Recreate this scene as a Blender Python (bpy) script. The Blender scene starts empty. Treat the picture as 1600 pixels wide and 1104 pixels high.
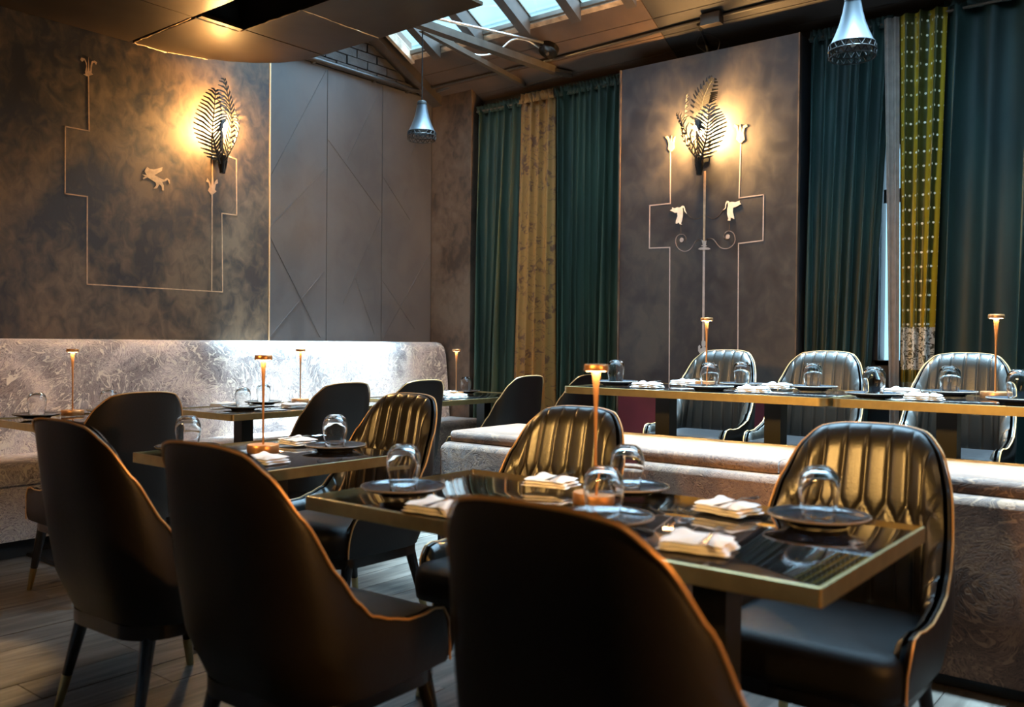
import bpy, math, random
import numpy as np
from mathutils import Matrix, Vector
from mathutils.geometry import tessellate_polygon

random.seed(7)
scene = bpy.context.scene
COL = scene.collection
PI = math.pi

# ------------------------------------------------------------------ camera
YAW, PITCH, ROLL = math.radians(38.6), math.radians(-0.7), math.radians(0.5)
f = Vector((-math.sin(YAW) * math.cos(PITCH), math.cos(YAW) * math.cos(PITCH), math.sin(PITCH)))
r0 = Vector((math.cos(YAW), math.sin(YAW), 0)); u0 = r0.cross(f)
r = r0 * math.cos(ROLL) + u0 * math.sin(ROLL)
u = -r0 * math.sin(ROLL) + u0 * math.cos(ROLL)
cam_data = bpy.data.cameras.new('camera')
cam = bpy.data.objects.new('camera', cam_data); COL.objects.link(cam)
cam.matrix_world = Matrix(((r.x, u.x, -f.x, 0), (r.y, u.y, -f.y, 0), (r.z, u.z, -f.z, 1.18), (0, 0, 0, 1)))
cam_data.sensor_width = 36; cam_data.lens = 1394 / 1600 * 36
cam_data.clip_start = 0.05
cam_data.dof.use_dof = True; cam_data.dof.focus_distance = 5.0; cam_data.dof.aperture_fstop = 2.6
scene.camera = cam

# ------------------------------------------------------------------ world and lamps
scene.view_settings.view_transform = 'Standard'; scene.view_settings.look = 'None'
scene.view_settings.gamma = 1; scene.view_settings.exposure = 0.0
scene.view_settings.use_curve_mapping = False
world = bpy.data.worlds.new('sky'); scene.world = world; world.use_nodes = True
wn = world.node_tree.nodes; wn['Background'].inputs[0].default_value = (0.52, 0.75, 1.0, 1); wn['Background'].inputs[1].default_value = 16.0

def light(name, kind, loc, energy, color, target=None, **kw):
    d = bpy.data.lights.new(name, kind); d.energy = energy; d.color = color
    for k, v in kw.items(): setattr(d, k, v)
    o = bpy.data.objects.new(name, d); COL.objects.link(o); o.location = loc
    if target is not None:
        o.rotation_euler = (Vector(target) - Vector(loc)).to_track_quat('-Z', 'Y').to_euler()
    return o
WARM = (1.0, 0.60, 0.24)
# ceiling spot lamps of the dining room behind and beside the camera
light('ceiling_spot', 'SPOT', (1.3, 0.9, 2.75), 60, WARM, (-1.3, 3.0, 0.55), spot_size=math.radians(64), spot_blend=0.6, shadow_soft_size=0.05)
light('ceiling_spot', 'SPOT', (-2.6, -0.9, 2.9), 150, WARM, (-5.2, 2.0, 0.7), spot_size=math.radians(62), spot_blend=0.7, shadow_soft_size=0.05)
light('ceiling_spot', 'SPOT', (-3.6, 0.2, 3.0), 420, (1.0, .68, .30), (-3.50, 1.0, 0.0), spot_size=math.radians(20), spot_blend=0.35, shadow_soft_size=0.03)
light('ceiling_spot', 'SPOT', (0.9, 1.8, 3.3), 120, WARM, (-1.7, 5.0, 0.85), spot_size=math.radians(50), spot_blend=0.5, shadow_soft_size=0.05)
for p_, q_, e_ in (((-2.9, -1.0, 2.35), (-2.6, 4.0, .95), 330), ((-1.9, -1.3, 2.35), (-1.6, 4.0, 1.0), 400), ((-.9, -1.2, 2.35), (-.9, 3.6, .95), 350)):
    light('ceiling_spot', 'SPOT', p_, e_, (1.0, .55, .15), q_, spot_size=math.radians(34), spot_blend=0.6, shadow_soft_size=0.16)
light('wall_lamp_glow', 'SPOT', (2.15, 1.5, 1.6), 320, (1.0, .46, .12), (-1.2, 1.4, .75), spot_size=math.radians(48), spot_blend=.8, shadow_soft_size=.12)
# veiled daylight from high cloud, entering through the skylight opening
light('veiled_sun', 'SUN', (2, 6, 9), 66.0, (.60, .81, 1.0), (2 - .035, 6 - .055, 9 - .99), angle=math.radians(9))
scene.cycles.max_bounces = 10; scene.cycles.diffuse_bounces = 4; scene.cycles.glossy_bounces = 5
scene.cycles.transmission_bounces = 8; scene.cycles.transparent_max_bounces = 8
scene.cycles.use_denoising = True
scene.cycles.sample_clamp_indirect = 6.0
scene.cycles.blur_glossy = 0.5

# ------------------------------------------------------------------ materials
def new_mat(name):
    m = bpy.data.materials.new(name); m.use_nodes = True
    nt = m.node_tree; b = nt.nodes['Principled BSDF']
    return m, nt, b
def simple(name, color, rough=0.5, metal=0.0, spec=0.5, coat=0.0, noise=0.0, nscale=20.0, bump=0.0, sheen=0.0, emit=None, estr=0.0, bscale=60.0):
    m, nt, b = new_mat(name)
    b.inputs['Base Color'].default_value = (*color, 1); b.inputs['Roughness'].default_value = rough
    b.inputs['Metallic'].default_value = metal; b.inputs['Specular IOR Level'].default_value = spec
    b.inputs['Coat Weight'].default_value = coat; b.inputs['Sheen Weight'].default_value = sheen
    N = nt.nodes; L = nt.links
    tc = N.new('ShaderNodeTexCoord')
    if noise:
        n = N.new('ShaderNodeTexNoise'); n.inputs['Scale'].default_value = nscale; n.inputs['Detail'].default_value = 5
        L.new(tc.outputs['Object'], n.inputs['Vector'])
        cr = N.new('ShaderNodeValToRGB'); cr.color_ramp.elements[0].position = 0.3; cr.color_ramp.elements[1].position = 0.7
        cr.color_ramp.elements[0].color = (*[c * (1 - noise) for c in color], 1)
        cr.color_ramp.elements[1].color = (*[min(1, c * (1 + noise)) for c in color], 1)
        L.new(n.outputs['Fac'], cr.inputs[0]); L.new(cr.outputs[0], b.inputs['Base Color'])
    if bump:
        n2 = N.new('ShaderNodeTexNoise'); n2.inputs['Scale'].default_value = bscale; n2.inputs['Detail'].default_value = 4
        L.new(tc.outputs['Object'], n2.inputs['Vector'])
        bp = N.new('ShaderNodeBump'); bp.inputs['Strength'].default_value = bump; bp.inputs['Distance'].default_value = 0.01
        L.new(n2.outputs['Fac'], bp.inputs['Height']); L.new(bp.outputs[0], b.inputs['Normal'])
    if emit:
        b.inputs['Emission Color'].default_value = (*emit, 1); b.inputs['Emission Strength'].default_value = estr
    return m

def ramp(N, stops):
    cr = N.new('ShaderNodeValToRGB'); e = cr.color_ramp.elements
    while len(e) < len(stops): e.new(0.5)
    for i, (p, c) in enumerate(stops): e[i].position = p; e[i].color = (*c, 1) if len(c) == 3 else c
    return cr
def mathn(N, L, op, a, b=None, c=None):
    n = N.new('ShaderNodeMath'); n.operation = op
    for i, v in enumerate((a, b, c)):
        if v is None: continue
        if isinstance(v, (int, float)): n.inputs[i].default_value = v
        else: L.new(v, n.inputs[i])
    return n.outputs[0]
def mixc(N, L, fac, a, b, mode='MIX'):
    n = N.new('ShaderNodeMix'); n.data_type = 'RGBA'; n.blend_type = mode
    for sock, v in ((n.inputs[0], fac), (n.inputs[6], a), (n.inputs[7], b)):
        if isinstance(v, (int, float)): sock.default_value = v
        elif isinstance(v, tuple): sock.default_value = (*v, 1)
        else: L.new(v, sock)
    return n.outputs[2]

def plaster(name, c0, c1, c2, rough=0.42, scale=2.2, bump=0.15):
    m, nt, b = new_mat(name); N = nt.nodes; L = nt.links
    tc = N.new('ShaderNodeTexCoord')
    n1 = N.new('ShaderNodeTexNoise'); n1.inputs['Scale'].default_value = scale; n1.inputs['Detail'].default_value = 8; n1.inputs['Distortion'].default_value = 0.5; n1.inputs['Roughness'].default_value = 0.58
    n2 = N.new('ShaderNodeTexNoise'); n2.inputs['Scale'].default_value = scale * 5; n2.inputs['Detail'].default_value = 6; n2.inputs['Distortion'].default_value = 0.8
    mp = N.new('ShaderNodeMapping'); mp.inputs['Scale'].default_value = (1, 1, 0.8)
    L.new(tc.outputs['Object'], mp.inputs[0]); L.new(mp.outputs[0], n1.inputs['Vector']); L.new(mp.outputs[0], n2.inputs['Vector'])
    s = mathn(N, L, 'ADD', mathn(N, L, 'MULTIPLY', n1.outputs['Fac'], 0.62), mathn(N, L, 'MULTIPLY', n2.outputs['Fac'], 0.38))
    cr = ramp(N, [(0.41, c0), (0.49, c1), (0.60, c2)])
    L.new(s, cr.inputs[0]); L.new(cr.outputs[0], b.inputs['Base Color'])
    b.inputs['Roughness'].default_value = rough
    rr = N.new('ShaderNodeMapRange'); rr.inputs[1].default_value = 0.35; rr.inputs[2].default_value = 0.65; rr.inputs[3].default_value = rough - 0.1; rr.inputs[4].default_value = rough + 0.15
    L.new(s, rr.inputs[0]); L.new(rr.outputs[0], b.inputs['Roughness'])
    bp = N.new('ShaderNodeBump'); bp.inputs['Strength'].default_value = bump; bp.inputs['Distance'].default_value = 0.02
    L.new(s, bp.inputs['Height']); L.new(bp.outputs[0], b.inputs['Normal'])
    return m

def marbled(name, mul=(1, 1, 1), sheen=0.25):
    m, nt, b = new_mat(name); N = nt.nodes; L = nt.links
    tc = N.new('ShaderNodeTexCoord')
    mp = N.new('ShaderNodeMapping'); mp.inputs['Scale'].default_value = (1, 1, 1)
    L.new(tc.outputs['Object'], mp.inputs[0])
    w = N.new('ShaderNodeTexNoise'); w.inputs['Scale'].default_value = 3.2; w.inputs['Detail'].default_value = 3; w.inputs['Distortion'].default_value = 1.5
    L.new(mp.outputs[0], w.inputs['Vector'])
    vm = N.new('ShaderNodeVectorMath'); vm.operation = 'MULTIPLY_ADD'
    L.new(w.outputs['Color'], vm.inputs[0]); vm.inputs[1].default_value = (0.75, 0.75, 0.75); L.new(mp.outputs[0], vm.inputs[2])
    n1 = N.new('ShaderNodeTexNoise'); n1.inputs['Scale'].default_value = 6; n1.inputs['Detail'].default_value = 4; n1.inputs['Distortion'].default_value = 1.6
    L.new(vm.outputs[0], n1.inputs['Vector'])
    n2 = N.new('ShaderNodeTexNoise'); n2.inputs['Scale'].default_value = 2.6; n2.inputs['Detail'].default_value = 3; n2.inputs['Distortion'].default_value = 1.0
    L.new(mp.outputs[0], n2.inputs['Vector'])
    bands = mathn(N, L, 'ABSOLUTE', mathn(N, L, 'SINE', mathn(N, L, 'MULTIPLY', n1.outputs['Fac'], 40.0)))
    c1 = ramp(N, [(0.0, (0.15, 0.13, 0.14)), (0.22, (0.36, 0.29, 0.28)), (0.6, (0.52, 0.42, 0.39)), (1.0, (0.66, 0.56, 0.50))])
    L.new(bands, c1.inputs[0])
    c2 = ramp(N, [(0.38, (0.30, 0.30, 0.33)), (0.56, (1.0, 1.0, 1.0))])
    L.new(n2.outputs['Fac'], c2.inputs[0])
    base = mixc(N, L, 0.75, c1.outputs[0], c2.outputs[0], 'MULTIPLY')
    # pale winding branches
    n3 = N.new('ShaderNodeTexNoise'); n3.inputs['Scale'].default_value = 3.1; n3.inputs['Detail'].default_value = 2; n3.inputs['Distortion'].default_value = 2.4
    L.new(vm.outputs[0], n3.inputs['Vector'])
    d = mathn(N, L, 'ABSOLUTE', mathn(N, L, 'SUBTRACT', n3.outputs['Fac'], 0.5))
    vein = ramp(N, [(0.012, (1, 1, 1)), (0.026, (0, 0, 0))]); L.new(d, vein.inputs[0])
    col = mixc(N, L, vein.outputs[0], base, (0.66, 0.575, 0.48))
    col = mixc(N, L, 1.0, col, mul, 'MULTIPLY')
    L.new(col, b.inputs['Base Color']); b.inputs['Roughness'].default_value = 0.75; b.inputs['Sheen Weight'].default_value = sheen; b.inputs['Sheen Roughness'].default_value = 0.35
    bp = N.new('ShaderNodeBump'); bp.inputs['Strength'].default_value = 0.25; bp.inputs['Distance'].default_value = 0.004
    L.new(bands, bp.inputs['Height']); L.new(bp.outputs[0], b.inputs['Normal'])
    return m

def black_marble():
    m, nt, b = new_mat('black_marble'); N = nt.nodes; L = nt.links
    tc = N.new('ShaderNodeTexCoord')
    n1 = N.new('ShaderNodeTexNoise'); n1.inputs['Scale'].default_value = 2.4; n1.inputs['Detail'].default_value = 5; n1.inputs['Distortion'].default_value = 1.2
    oi = N.new('ShaderNodeObjectInfo'); add = N.new('ShaderNodeVectorMath'); add.operation = 'ADD'
    L.new(tc.outputs['Object'], add.inputs[0]); cb = N.new('ShaderNodeCombineXYZ'); L.new(mathn(N, L, 'MULTIPLY', oi.outputs['Random'], 9.0), cb.inputs[0])
    L.new(cb.outputs[0], add.inputs[1]); L.new(add.outputs[0], n1.inputs['Vector'])
    d = mathn(N, L, 'ABSOLUTE', mathn(N, L, 'SUBTRACT', n1.outputs['Fac'], 0.5))
    v = ramp(N, [(0.0, (1, 1, 1)), (0.006, (0, 0, 0))]); L.new(d, v.inputs[0])
    n2 = N.new('ShaderNodeTexNoise'); n2.inputs['Scale'].default_value = 1.7; L.new(add.outputs[0], n2.inputs['Vector'])
    k = ramp(N, [(0.5, (0, 0, 0)), (0.58, (1, 1, 1))]); L.new(n2.outputs['Fac'], k.inputs[0])
    fac = mathn(N, L, 'MULTIPLY', v.outputs[0], k.outputs[0])
    col = mixc(N, L, fac, (0.009, 0.009, 0.011), (0.55, 0.45, 0.38)); L.new(col, b.inputs['Base Color'])
    b.inputs['Roughness'].default_value = 0.06; b.inputs['Coat Weight'].default_value = 0.6; b.inputs['Coat Roughness'].default_value = 0.03; b.inputs['Specular IOR Level'].default_value = 0.7
    return m

def velvet(name, c, hi):
    m, nt, b = new_mat(name); N = nt.nodes; L = nt.links
    tc = N.new('ShaderNodeTexCoord'); n = N.new('ShaderNodeTexNoise'); n.inputs['Scale'].default_value = 3; n.inputs['Detail'].default_value = 6
    mp = N.new('ShaderNodeMapping'); mp.inputs['Scale'].default_value = (2, 2, 0.4); L.new(tc.outputs['Object'], mp.inputs[0]); L.new(mp.outputs[0], n.inputs['Vector'])
    cr = ramp(N, [(0.35, c), (0.65, hi)]); L.new(n.outputs['Fac'], cr.inputs[0]); L.new(cr.outputs[0], b.inputs['Base Color'])
    b.inputs['Roughness'].default_value = 0.6; b.inputs['Sheen Weight'].default_value = 0.18; b.inputs['Sheen Roughness'].default_value = 0.35
    b.inputs['Sheen Tint'].default_value = (hi[0] * 12, hi[1] * 10, hi[2] * 10, 1)
    return m

def floral():
    m, nt, b = new_mat('gold_floral_fabric'); N = nt.nodes; L = nt.links
    uv = N.new('ShaderNodeUVMap')
    v = N.new('ShaderNodeTexVoronoi'); v.inputs['Scale'].default_value = 9; v.inputs['Randomness'].default_value = 0.9
    n = N.new('ShaderNodeTexNoise'); n.inputs['Scale'].default_value = 16; n.inputs['Detail'].default_value = 3; n.inputs['Distortion'].default_value = 2
    L.new(uv.outputs[0], v.inputs['Vector']); L.new(uv.outputs[0], n.inputs['Vector'])
    s = mathn(N, L, 'ADD', v.outputs['Distance'], mathn(N, L, 'MULTIPLY', mathn(N, L, 'SUBTRACT', n.outputs['Fac'], 0.5), 1.6))
    f1 = ramp(N, [(0.20, (1, 1, 1)), (0.30, (0, 0, 0))]); L.new(s, f1.inputs[0])
    w = N.new('ShaderNodeTexNoise'); w.inputs['Scale'].default_value = 6; w.inputs['Distortion'].default_value = 1.2; L.new(uv.outputs[0], w.inputs['Vector'])
    d = mathn(N, L, 'ABSOLUTE', mathn(N, L, 'SUBTRACT', w.outputs['Fac'], 0.5)); f2 = ramp(N, [(0.006, (1, 1, 1)), (0.018, (0, 0, 0))]); L.new(d, f2.inputs[0])
    fac = mathn(N, L, 'MAXIMUM', f1.outputs[0], mathn(N, L, 'MULTIPLY', f2.outputs[0], 0.7))
    col = mixc(N, L, mathn(N, L, 'MULTIPLY', fac, 0.8), (0.33, 0.15, 0.032), (0.10, 0.035, 0.018)); L.new(col, b.inputs['Base Color'])
    b.inputs['Roughness'].default_value = 0.55; b.inputs['Sheen Weight'].default_value = 0.05
    return m

def dotted():
    m, nt, b = new_mat('dotted_silk'); N = nt.nodes; L = nt.links
    uv = N.new('ShaderNodeUVMap'); sx = N.new('ShaderNodeSeparateXYZ'); L.new(uv.outputs[0], sx.inputs[0])
    fu = mathn(N, L, 'SUBTRACT', mathn(N, L, 'FRACT', mathn(N, L, 'MULTIPLY', sx.outputs[0], 26.0)), 0.5)
    fv = mathn(N, L, 'SUBTRACT', mathn(N, L, 'FRACT', mathn(N, L, 'MULTIPLY', sx.outputs[1], 11.0)), 0.5)
    a = mathn(N, L, 'DIVIDE', fu, 26.0); c = mathn(N, L, 'DIVIDE', fv, 11.0)
    rr = mathn(N, L, 'SQRT', mathn(N, L, 'ADD', mathn(N, L, 'MULTIPLY', a, a), mathn(N, L, 'MULTIPLY', c, c)))
    dot = mathn(N, L, 'LESS_THAN', rr, 0.0075)
    up = mathn(N, L, 'GREATER_THAN', sx.outputs[1], 1.30)
    # white paisley border below
    n = N.new('ShaderNodeTexNoise'); n.inputs['Scale'].default_value = 26; n.inputs['Distortion'].default_value = 2.5; L.new(uv.outputs[0], n.inputs['Vector'])
    pais = mathn(N, L, 'GREATER_THAN', n.outputs['Fac'], 0.46)
    ban = mathn(N, L, 'MULTIPLY', mathn(N, L, 'LESS_THAN', sx.outputs[1], 1.30), mathn(N, L, 'GREATER_THAN', sx.outputs[1], 1.03))
    low = mathn(N, L, 'LESS_THAN', sx.outputs[1], 0.95)
    base = (0.11, 0.095, 0.012)
    hue = N.new('ShaderNodeTexNoise'); hue.inputs['Scale'].default_value = 4; L.new(uv.outputs[0], hue.inputs['Vector'])
    wv = mathn(N, L, 'ADD', mathn(N, L, 'SINE', mathn(N, L, 'MULTIPLY', sx.outputs[0], 43.0)), mathn(N, L, 'MULTIPLY', hue.outputs['Fac'], 0.8)); sh = ramp(N, [(0.55, (0, 0, 0)), (0.95, (1, 1, 1))]); L.new(wv, sh.inputs[0])
    base = mixc(N, L, sh.outputs[0], (0.040, 0.044, 0.008), (0.36, 0.235, 0.012))  # yellow fold highlights painted as vertical bands into the silk colour
    c1 = mixc(N, L, mathn(N, L, 'MULTIPLY', dot, up), base, (0.80, 0.76, 0.66))
    c2 = mixc(N, L, ban, c1, (0.05, 0.05, 0.03))
    c3 = mixc(N, L, mathn(N, L, 'MULTIPLY', ban, pais), c2, (0.5, 0.49, 0.46))
    c4 = mixc(N, L, mathn(N, L, 'MULTIPLY', low, mathn(N, L, 'ADD', mathn(N, L, 'MULTIPLY', pais, 0.4), 0.5)), c3, (0.12, 0.15, 0.16))
    L.new(c4, b.inputs['Base Color']); b.inputs['Roughness'].default_value = 0.38
    return m

def leather(name, c, rough, noise=0.15):
    m = simple(name, c, rough, noise=noise, nscale=6, bump=0.08, bscale=140)
    return m
def glass_mat(name, color=(1, 1, 1), rough=0.0, ior=1.45):
    m, nt, b = new_mat(name)
    b.inputs['Transmission Weight'].default_value = 1; b.inputs['Roughness'].default_value = rough; b.inputs['IOR'].default_value = ior
    b.inputs['Base Color'].default_value = (*color, 1)
    return m
def pane_mat():
    m = bpy.data.materials.new('window_pane_glass'); m.use_nodes = True; nt = m.node_tree; N = nt.nodes; L = nt.links
    N.remove(N['Principled BSDF'])
    t = N.new('ShaderNodeBsdfTransparent'); t.inputs[0].default_value = (0.90, 0.97, 0.97, 1)
    g = N.new('ShaderNodeBsdfGlossy'); g.inputs['Roughness'].default_value = 0.05
    mx = N.new('ShaderNodeMixShader'); mx.inputs[0].default_value = 0.05; L.new(t.outputs[0], mx.inputs[1]); L.new(g.outputs[0], mx.inputs[2])
    L.new(mx.outputs[0], N['Material Output'].inputs['Surface'])
    return m
def wood_floor():
    m, nt, b = new_mat('grey_floor_wood'); N = nt.nodes; L = nt.links
    tc = N.new('ShaderNodeTexCoord'); mp = N.new('ShaderNodeMapping'); mp.inputs['Scale'].default_value = (9, 0.9, 1)
    oi = N.new('ShaderNodeObjectInfo'); add = N.new('ShaderNodeVectorMath'); add.operation = 'ADD'
    cb = N.new('ShaderNodeCombineXYZ'); L.new(mathn(N, L, 'MULTIPLY', oi.outputs['Random'], 30.0), cb.inputs[1])
    L.new(tc.outputs['Object'], add.inputs[0]); L.new(cb.outputs[0], add.inputs[1]); L.new(add.outputs[0], mp.inputs[0])
    n = N.new('ShaderNodeTexNoise'); n.inputs['Scale'].default_value = 2.5; n.inputs['Detail'].default_value = 8; n.inputs['Distortion'].default_value = 1; L.new(mp.outputs[0], n.inputs['Vector'])
    cr = ramp(N, [(0.3, (0.06, 0.052, 0.046)), (0.5, (0.12, 0.103, 0.088)), (0.72, (0.21, 0.185, 0.16))]); L.new(n.outputs['Fac'], cr.inputs[0])
    tint = mixc(N, L, 1.0, cr.outputs[0], (1, 1, 1), 'MULTIPLY')
    L.new(tint, b.inputs['Base Color']); b.inputs['Roughness'].default_value = 0.42
    bp = N.new('ShaderNodeBump'); bp.inputs['Strength'].default_value = 0.3; bp.inputs['Distance'].default_value = 0.004
    L.new(n.outputs['Fac'], bp.inputs['Height']); L.new(bp.outputs[0], b.inputs['Normal'])
    return m
def panel_mat():   # dark plain panels
    return plaster('dark_painted_panel', (0.080, 0.070, 0.070), (0.092, 0.080, 0.079), (0.104, 0.090, 0.088), rough=0.42, scale=1.3, bump=0.03)

MAT = dict(
    mural=plaster('mural_plaster_brown', (0.024, 0.022, 0.026), (0.066, 0.047, 0.034), (0.15, 0.098, 0.058), rough=0.50, scale=2.4),
    mural_back=plaster('mural_plaster_grey', (0.018, 0.018, 0.024), (0.030, 0.028, 0.032), (0.060, 0.050, 0.044), rough=0.48, scale=1.6, bump=0.1),
    mural_rust=plaster('rust_plaster', (0.042, 0.025, 0.017), (0.085, 0.050, 0.032), (0.125, 0.080, 0.053), rough=0.6, scale=2.4),
    panel=panel_mat(),
    burgundy=simple('burgundy_paint', (0.10, 0.008, 0.018), 0.6, noise=0.2, nscale=5),
    brownwall=simple('brown_painted_boards', (0.072, 0.042, 0.026), 0.6, noise=0.25, nscale=3, bump=0.1),
    dark=simple('matt_black_paint', (0.010, 0.010, 0.011), 0.7),
    darkwall=simple('dark_wall_paint', (0.017, 0.013, 0.012), 0.75),
    brick=simple('painted_brick', (0.040, 0.033, 0.030), 0.6, noise=0.3, nscale=14, bump=0.5, bscale=40),
    mortar=simple('dark_mortar', (0.03, 0.026, 0.024), 0.9),
    plate_metal=simple('bronze_sheet_metal', (0.055, 0.034, 0.017), 0.32, metal=0.75, noise=0.35, nscale=2.5, bump=0.12, bscale=3),
    edge_foil=simple('frayed_foil_edge', (0.75, 0.50, 0.28), 0.4, metal=0.6, bump=0.6, bscale=60),
    timber=simple('dark_timber', (0.05, 0.035, 0.026), 0.5, noise=0.3, nscale=8),
    reveal=simple('worn_pale_timber', (0.36, 0.26, 0.18), 0.6, noise=0.5, nscale=14),
    steel=simple('grey_steel', (0.12, 0.095, 0.075), 0.45, metal=0.6, noise=0.2, nscale=10),
    conduit=simple('dark_conduit', (0.07, 0.065, 0.065), 0.3, metal=0.5),
    paleconduit=simple('bare_steel_rod', (0.45, 0.45, 0.46), 0.3, metal=0.9),
    whitecable=simple('white_cable', (0.6, 0.6, 0.6), 0.5),
    copperline=simple('copper_paint', (0.50, 0.31, 0.18), 0.5, noise=0.25, nscale=30),
    paleline=simple('pale_pink_paint', (0.46, 0.35, 0.30), 0.5, noise=0.15, nscale=30),
    palepaint=simple('cream_figure_paint', (0.80, 0.66, 0.52), 0.6, noise=0.15, nscale=40),
    tanpaint=simple('tan_figure_paint', (0.50, 0.34, 0.20), 0.6, noise=0.2, nscale=40),
    greypaint=simple('grey_figure_paint', (0.42, 0.40, 0.40), 0.6),
    fabric=marbled('marbled_velvet'),
    fabric_shaded=marbled('shaded_marbled_velvet', (0.36, 0.235, 0.165), 1.0),  # banquette velvet darkened to hold the bench's shade; full sheen brightens its top
    leather=leather('black_leather', (0.010, 0.008, 0.007), 0.45),
    leather_in=leather('olive_black_leather', (0.013, 0.011, 0.0085), 0.31),
    leather_seat=leather('black_seat_leather', (0.007, 0.007, 0.008), 0.46),
    piping=simple('tan_piping', (0.62, 0.36, 0.15), 0.35, metal=0.35),
    blackwood=simple('black_lacquered_wood', (0.008, 0.007, 0.007), 0.25),
    brass=simple('brushed_brass', (0.42, 0.32, 0.15), 0.38, metal=1.0, noise=0.1, nscale=25),
    copper=simple('bronze_lamp_metal', (0.66, 0.33, 0.14), 0.36, metal=0.85),
    marble=black_marble(),
    iron=simple('black_iron', (0.012, 0.012, 0.012), 0.5, metal=0.3),
    led=simple('lamp_led', (1, 0.8, 0.5), 0.5, emit=(1.0, 0.66, 0.34), estr=30),
    bulb=simple('bulb_glow', (1, 0.85, 0.6), 0.5, emit=(1.0, 0.56, 0.19), estr=5200),
    bulb_dim=simple('dim_bulb_glow', (1, 0.85, 0.6), 0.5, emit=(1.0, 0.56, 0.19), estr=2700),
    plate=simple('blue_black_ceramic', (0.028, 0.033, 0.042), 0.14, coat=0.4, noise=0.25, nscale=12, bump=0.06, bscale=25),
    linen=simple('white_linen', (0.82, 0.80, 0.78), 0.85, bump=0.15, bscale=300),
    fork=simple('polished_cutlery', (0.72, 0.71, 0.70), 0.15, metal=1.0),
    glass=glass_mat('clear_glass'),
    pane=pane_mat(),
    alu=simple('spun_aluminium', (0.13, 0.155, 0.18), 0.42, metal=0.9, noise=0.08, nscale=3),
    velvet=velvet('green_velvet', (0.006, 0.019, 0.018), (0.013, 0.040, 0.036)),
    velvet_olive=velvet('olive_green_velvet', (0.013, 0.027, 0.016), (0.027, 0.052, 0.030)),
    floral=floral(), dotted=dotted(),
    sheer=simple('pale_sheer_cloth', (0.24, 0.20, 0.175), 0.8, noise=0.15, nscale=18, bump=0.2, bscale=20),
    wood=wood_floor(),
    facade=simple('pale_facade', (0.095, 0.12, 0.115), 0.9, noise=0.08, nscale=1.5),
    frost=simple('pale_blue_board', (0.40, 0.62, 0.66), 0.5),
)

MAT['leather_seat'].node_tree.nodes['Principled BSDF'].inputs['Specular IOR Level'].default_value = 0.16
MAT['leather_in'].node_tree.nodes['Principled BSDF'].inputs['Specular IOR Level'].default_value = 0.9
MAT['leather'].node_tree.nodes['Principled BSDF'].inputs['Specular IOR Level'].default_value = 0.35

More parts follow.
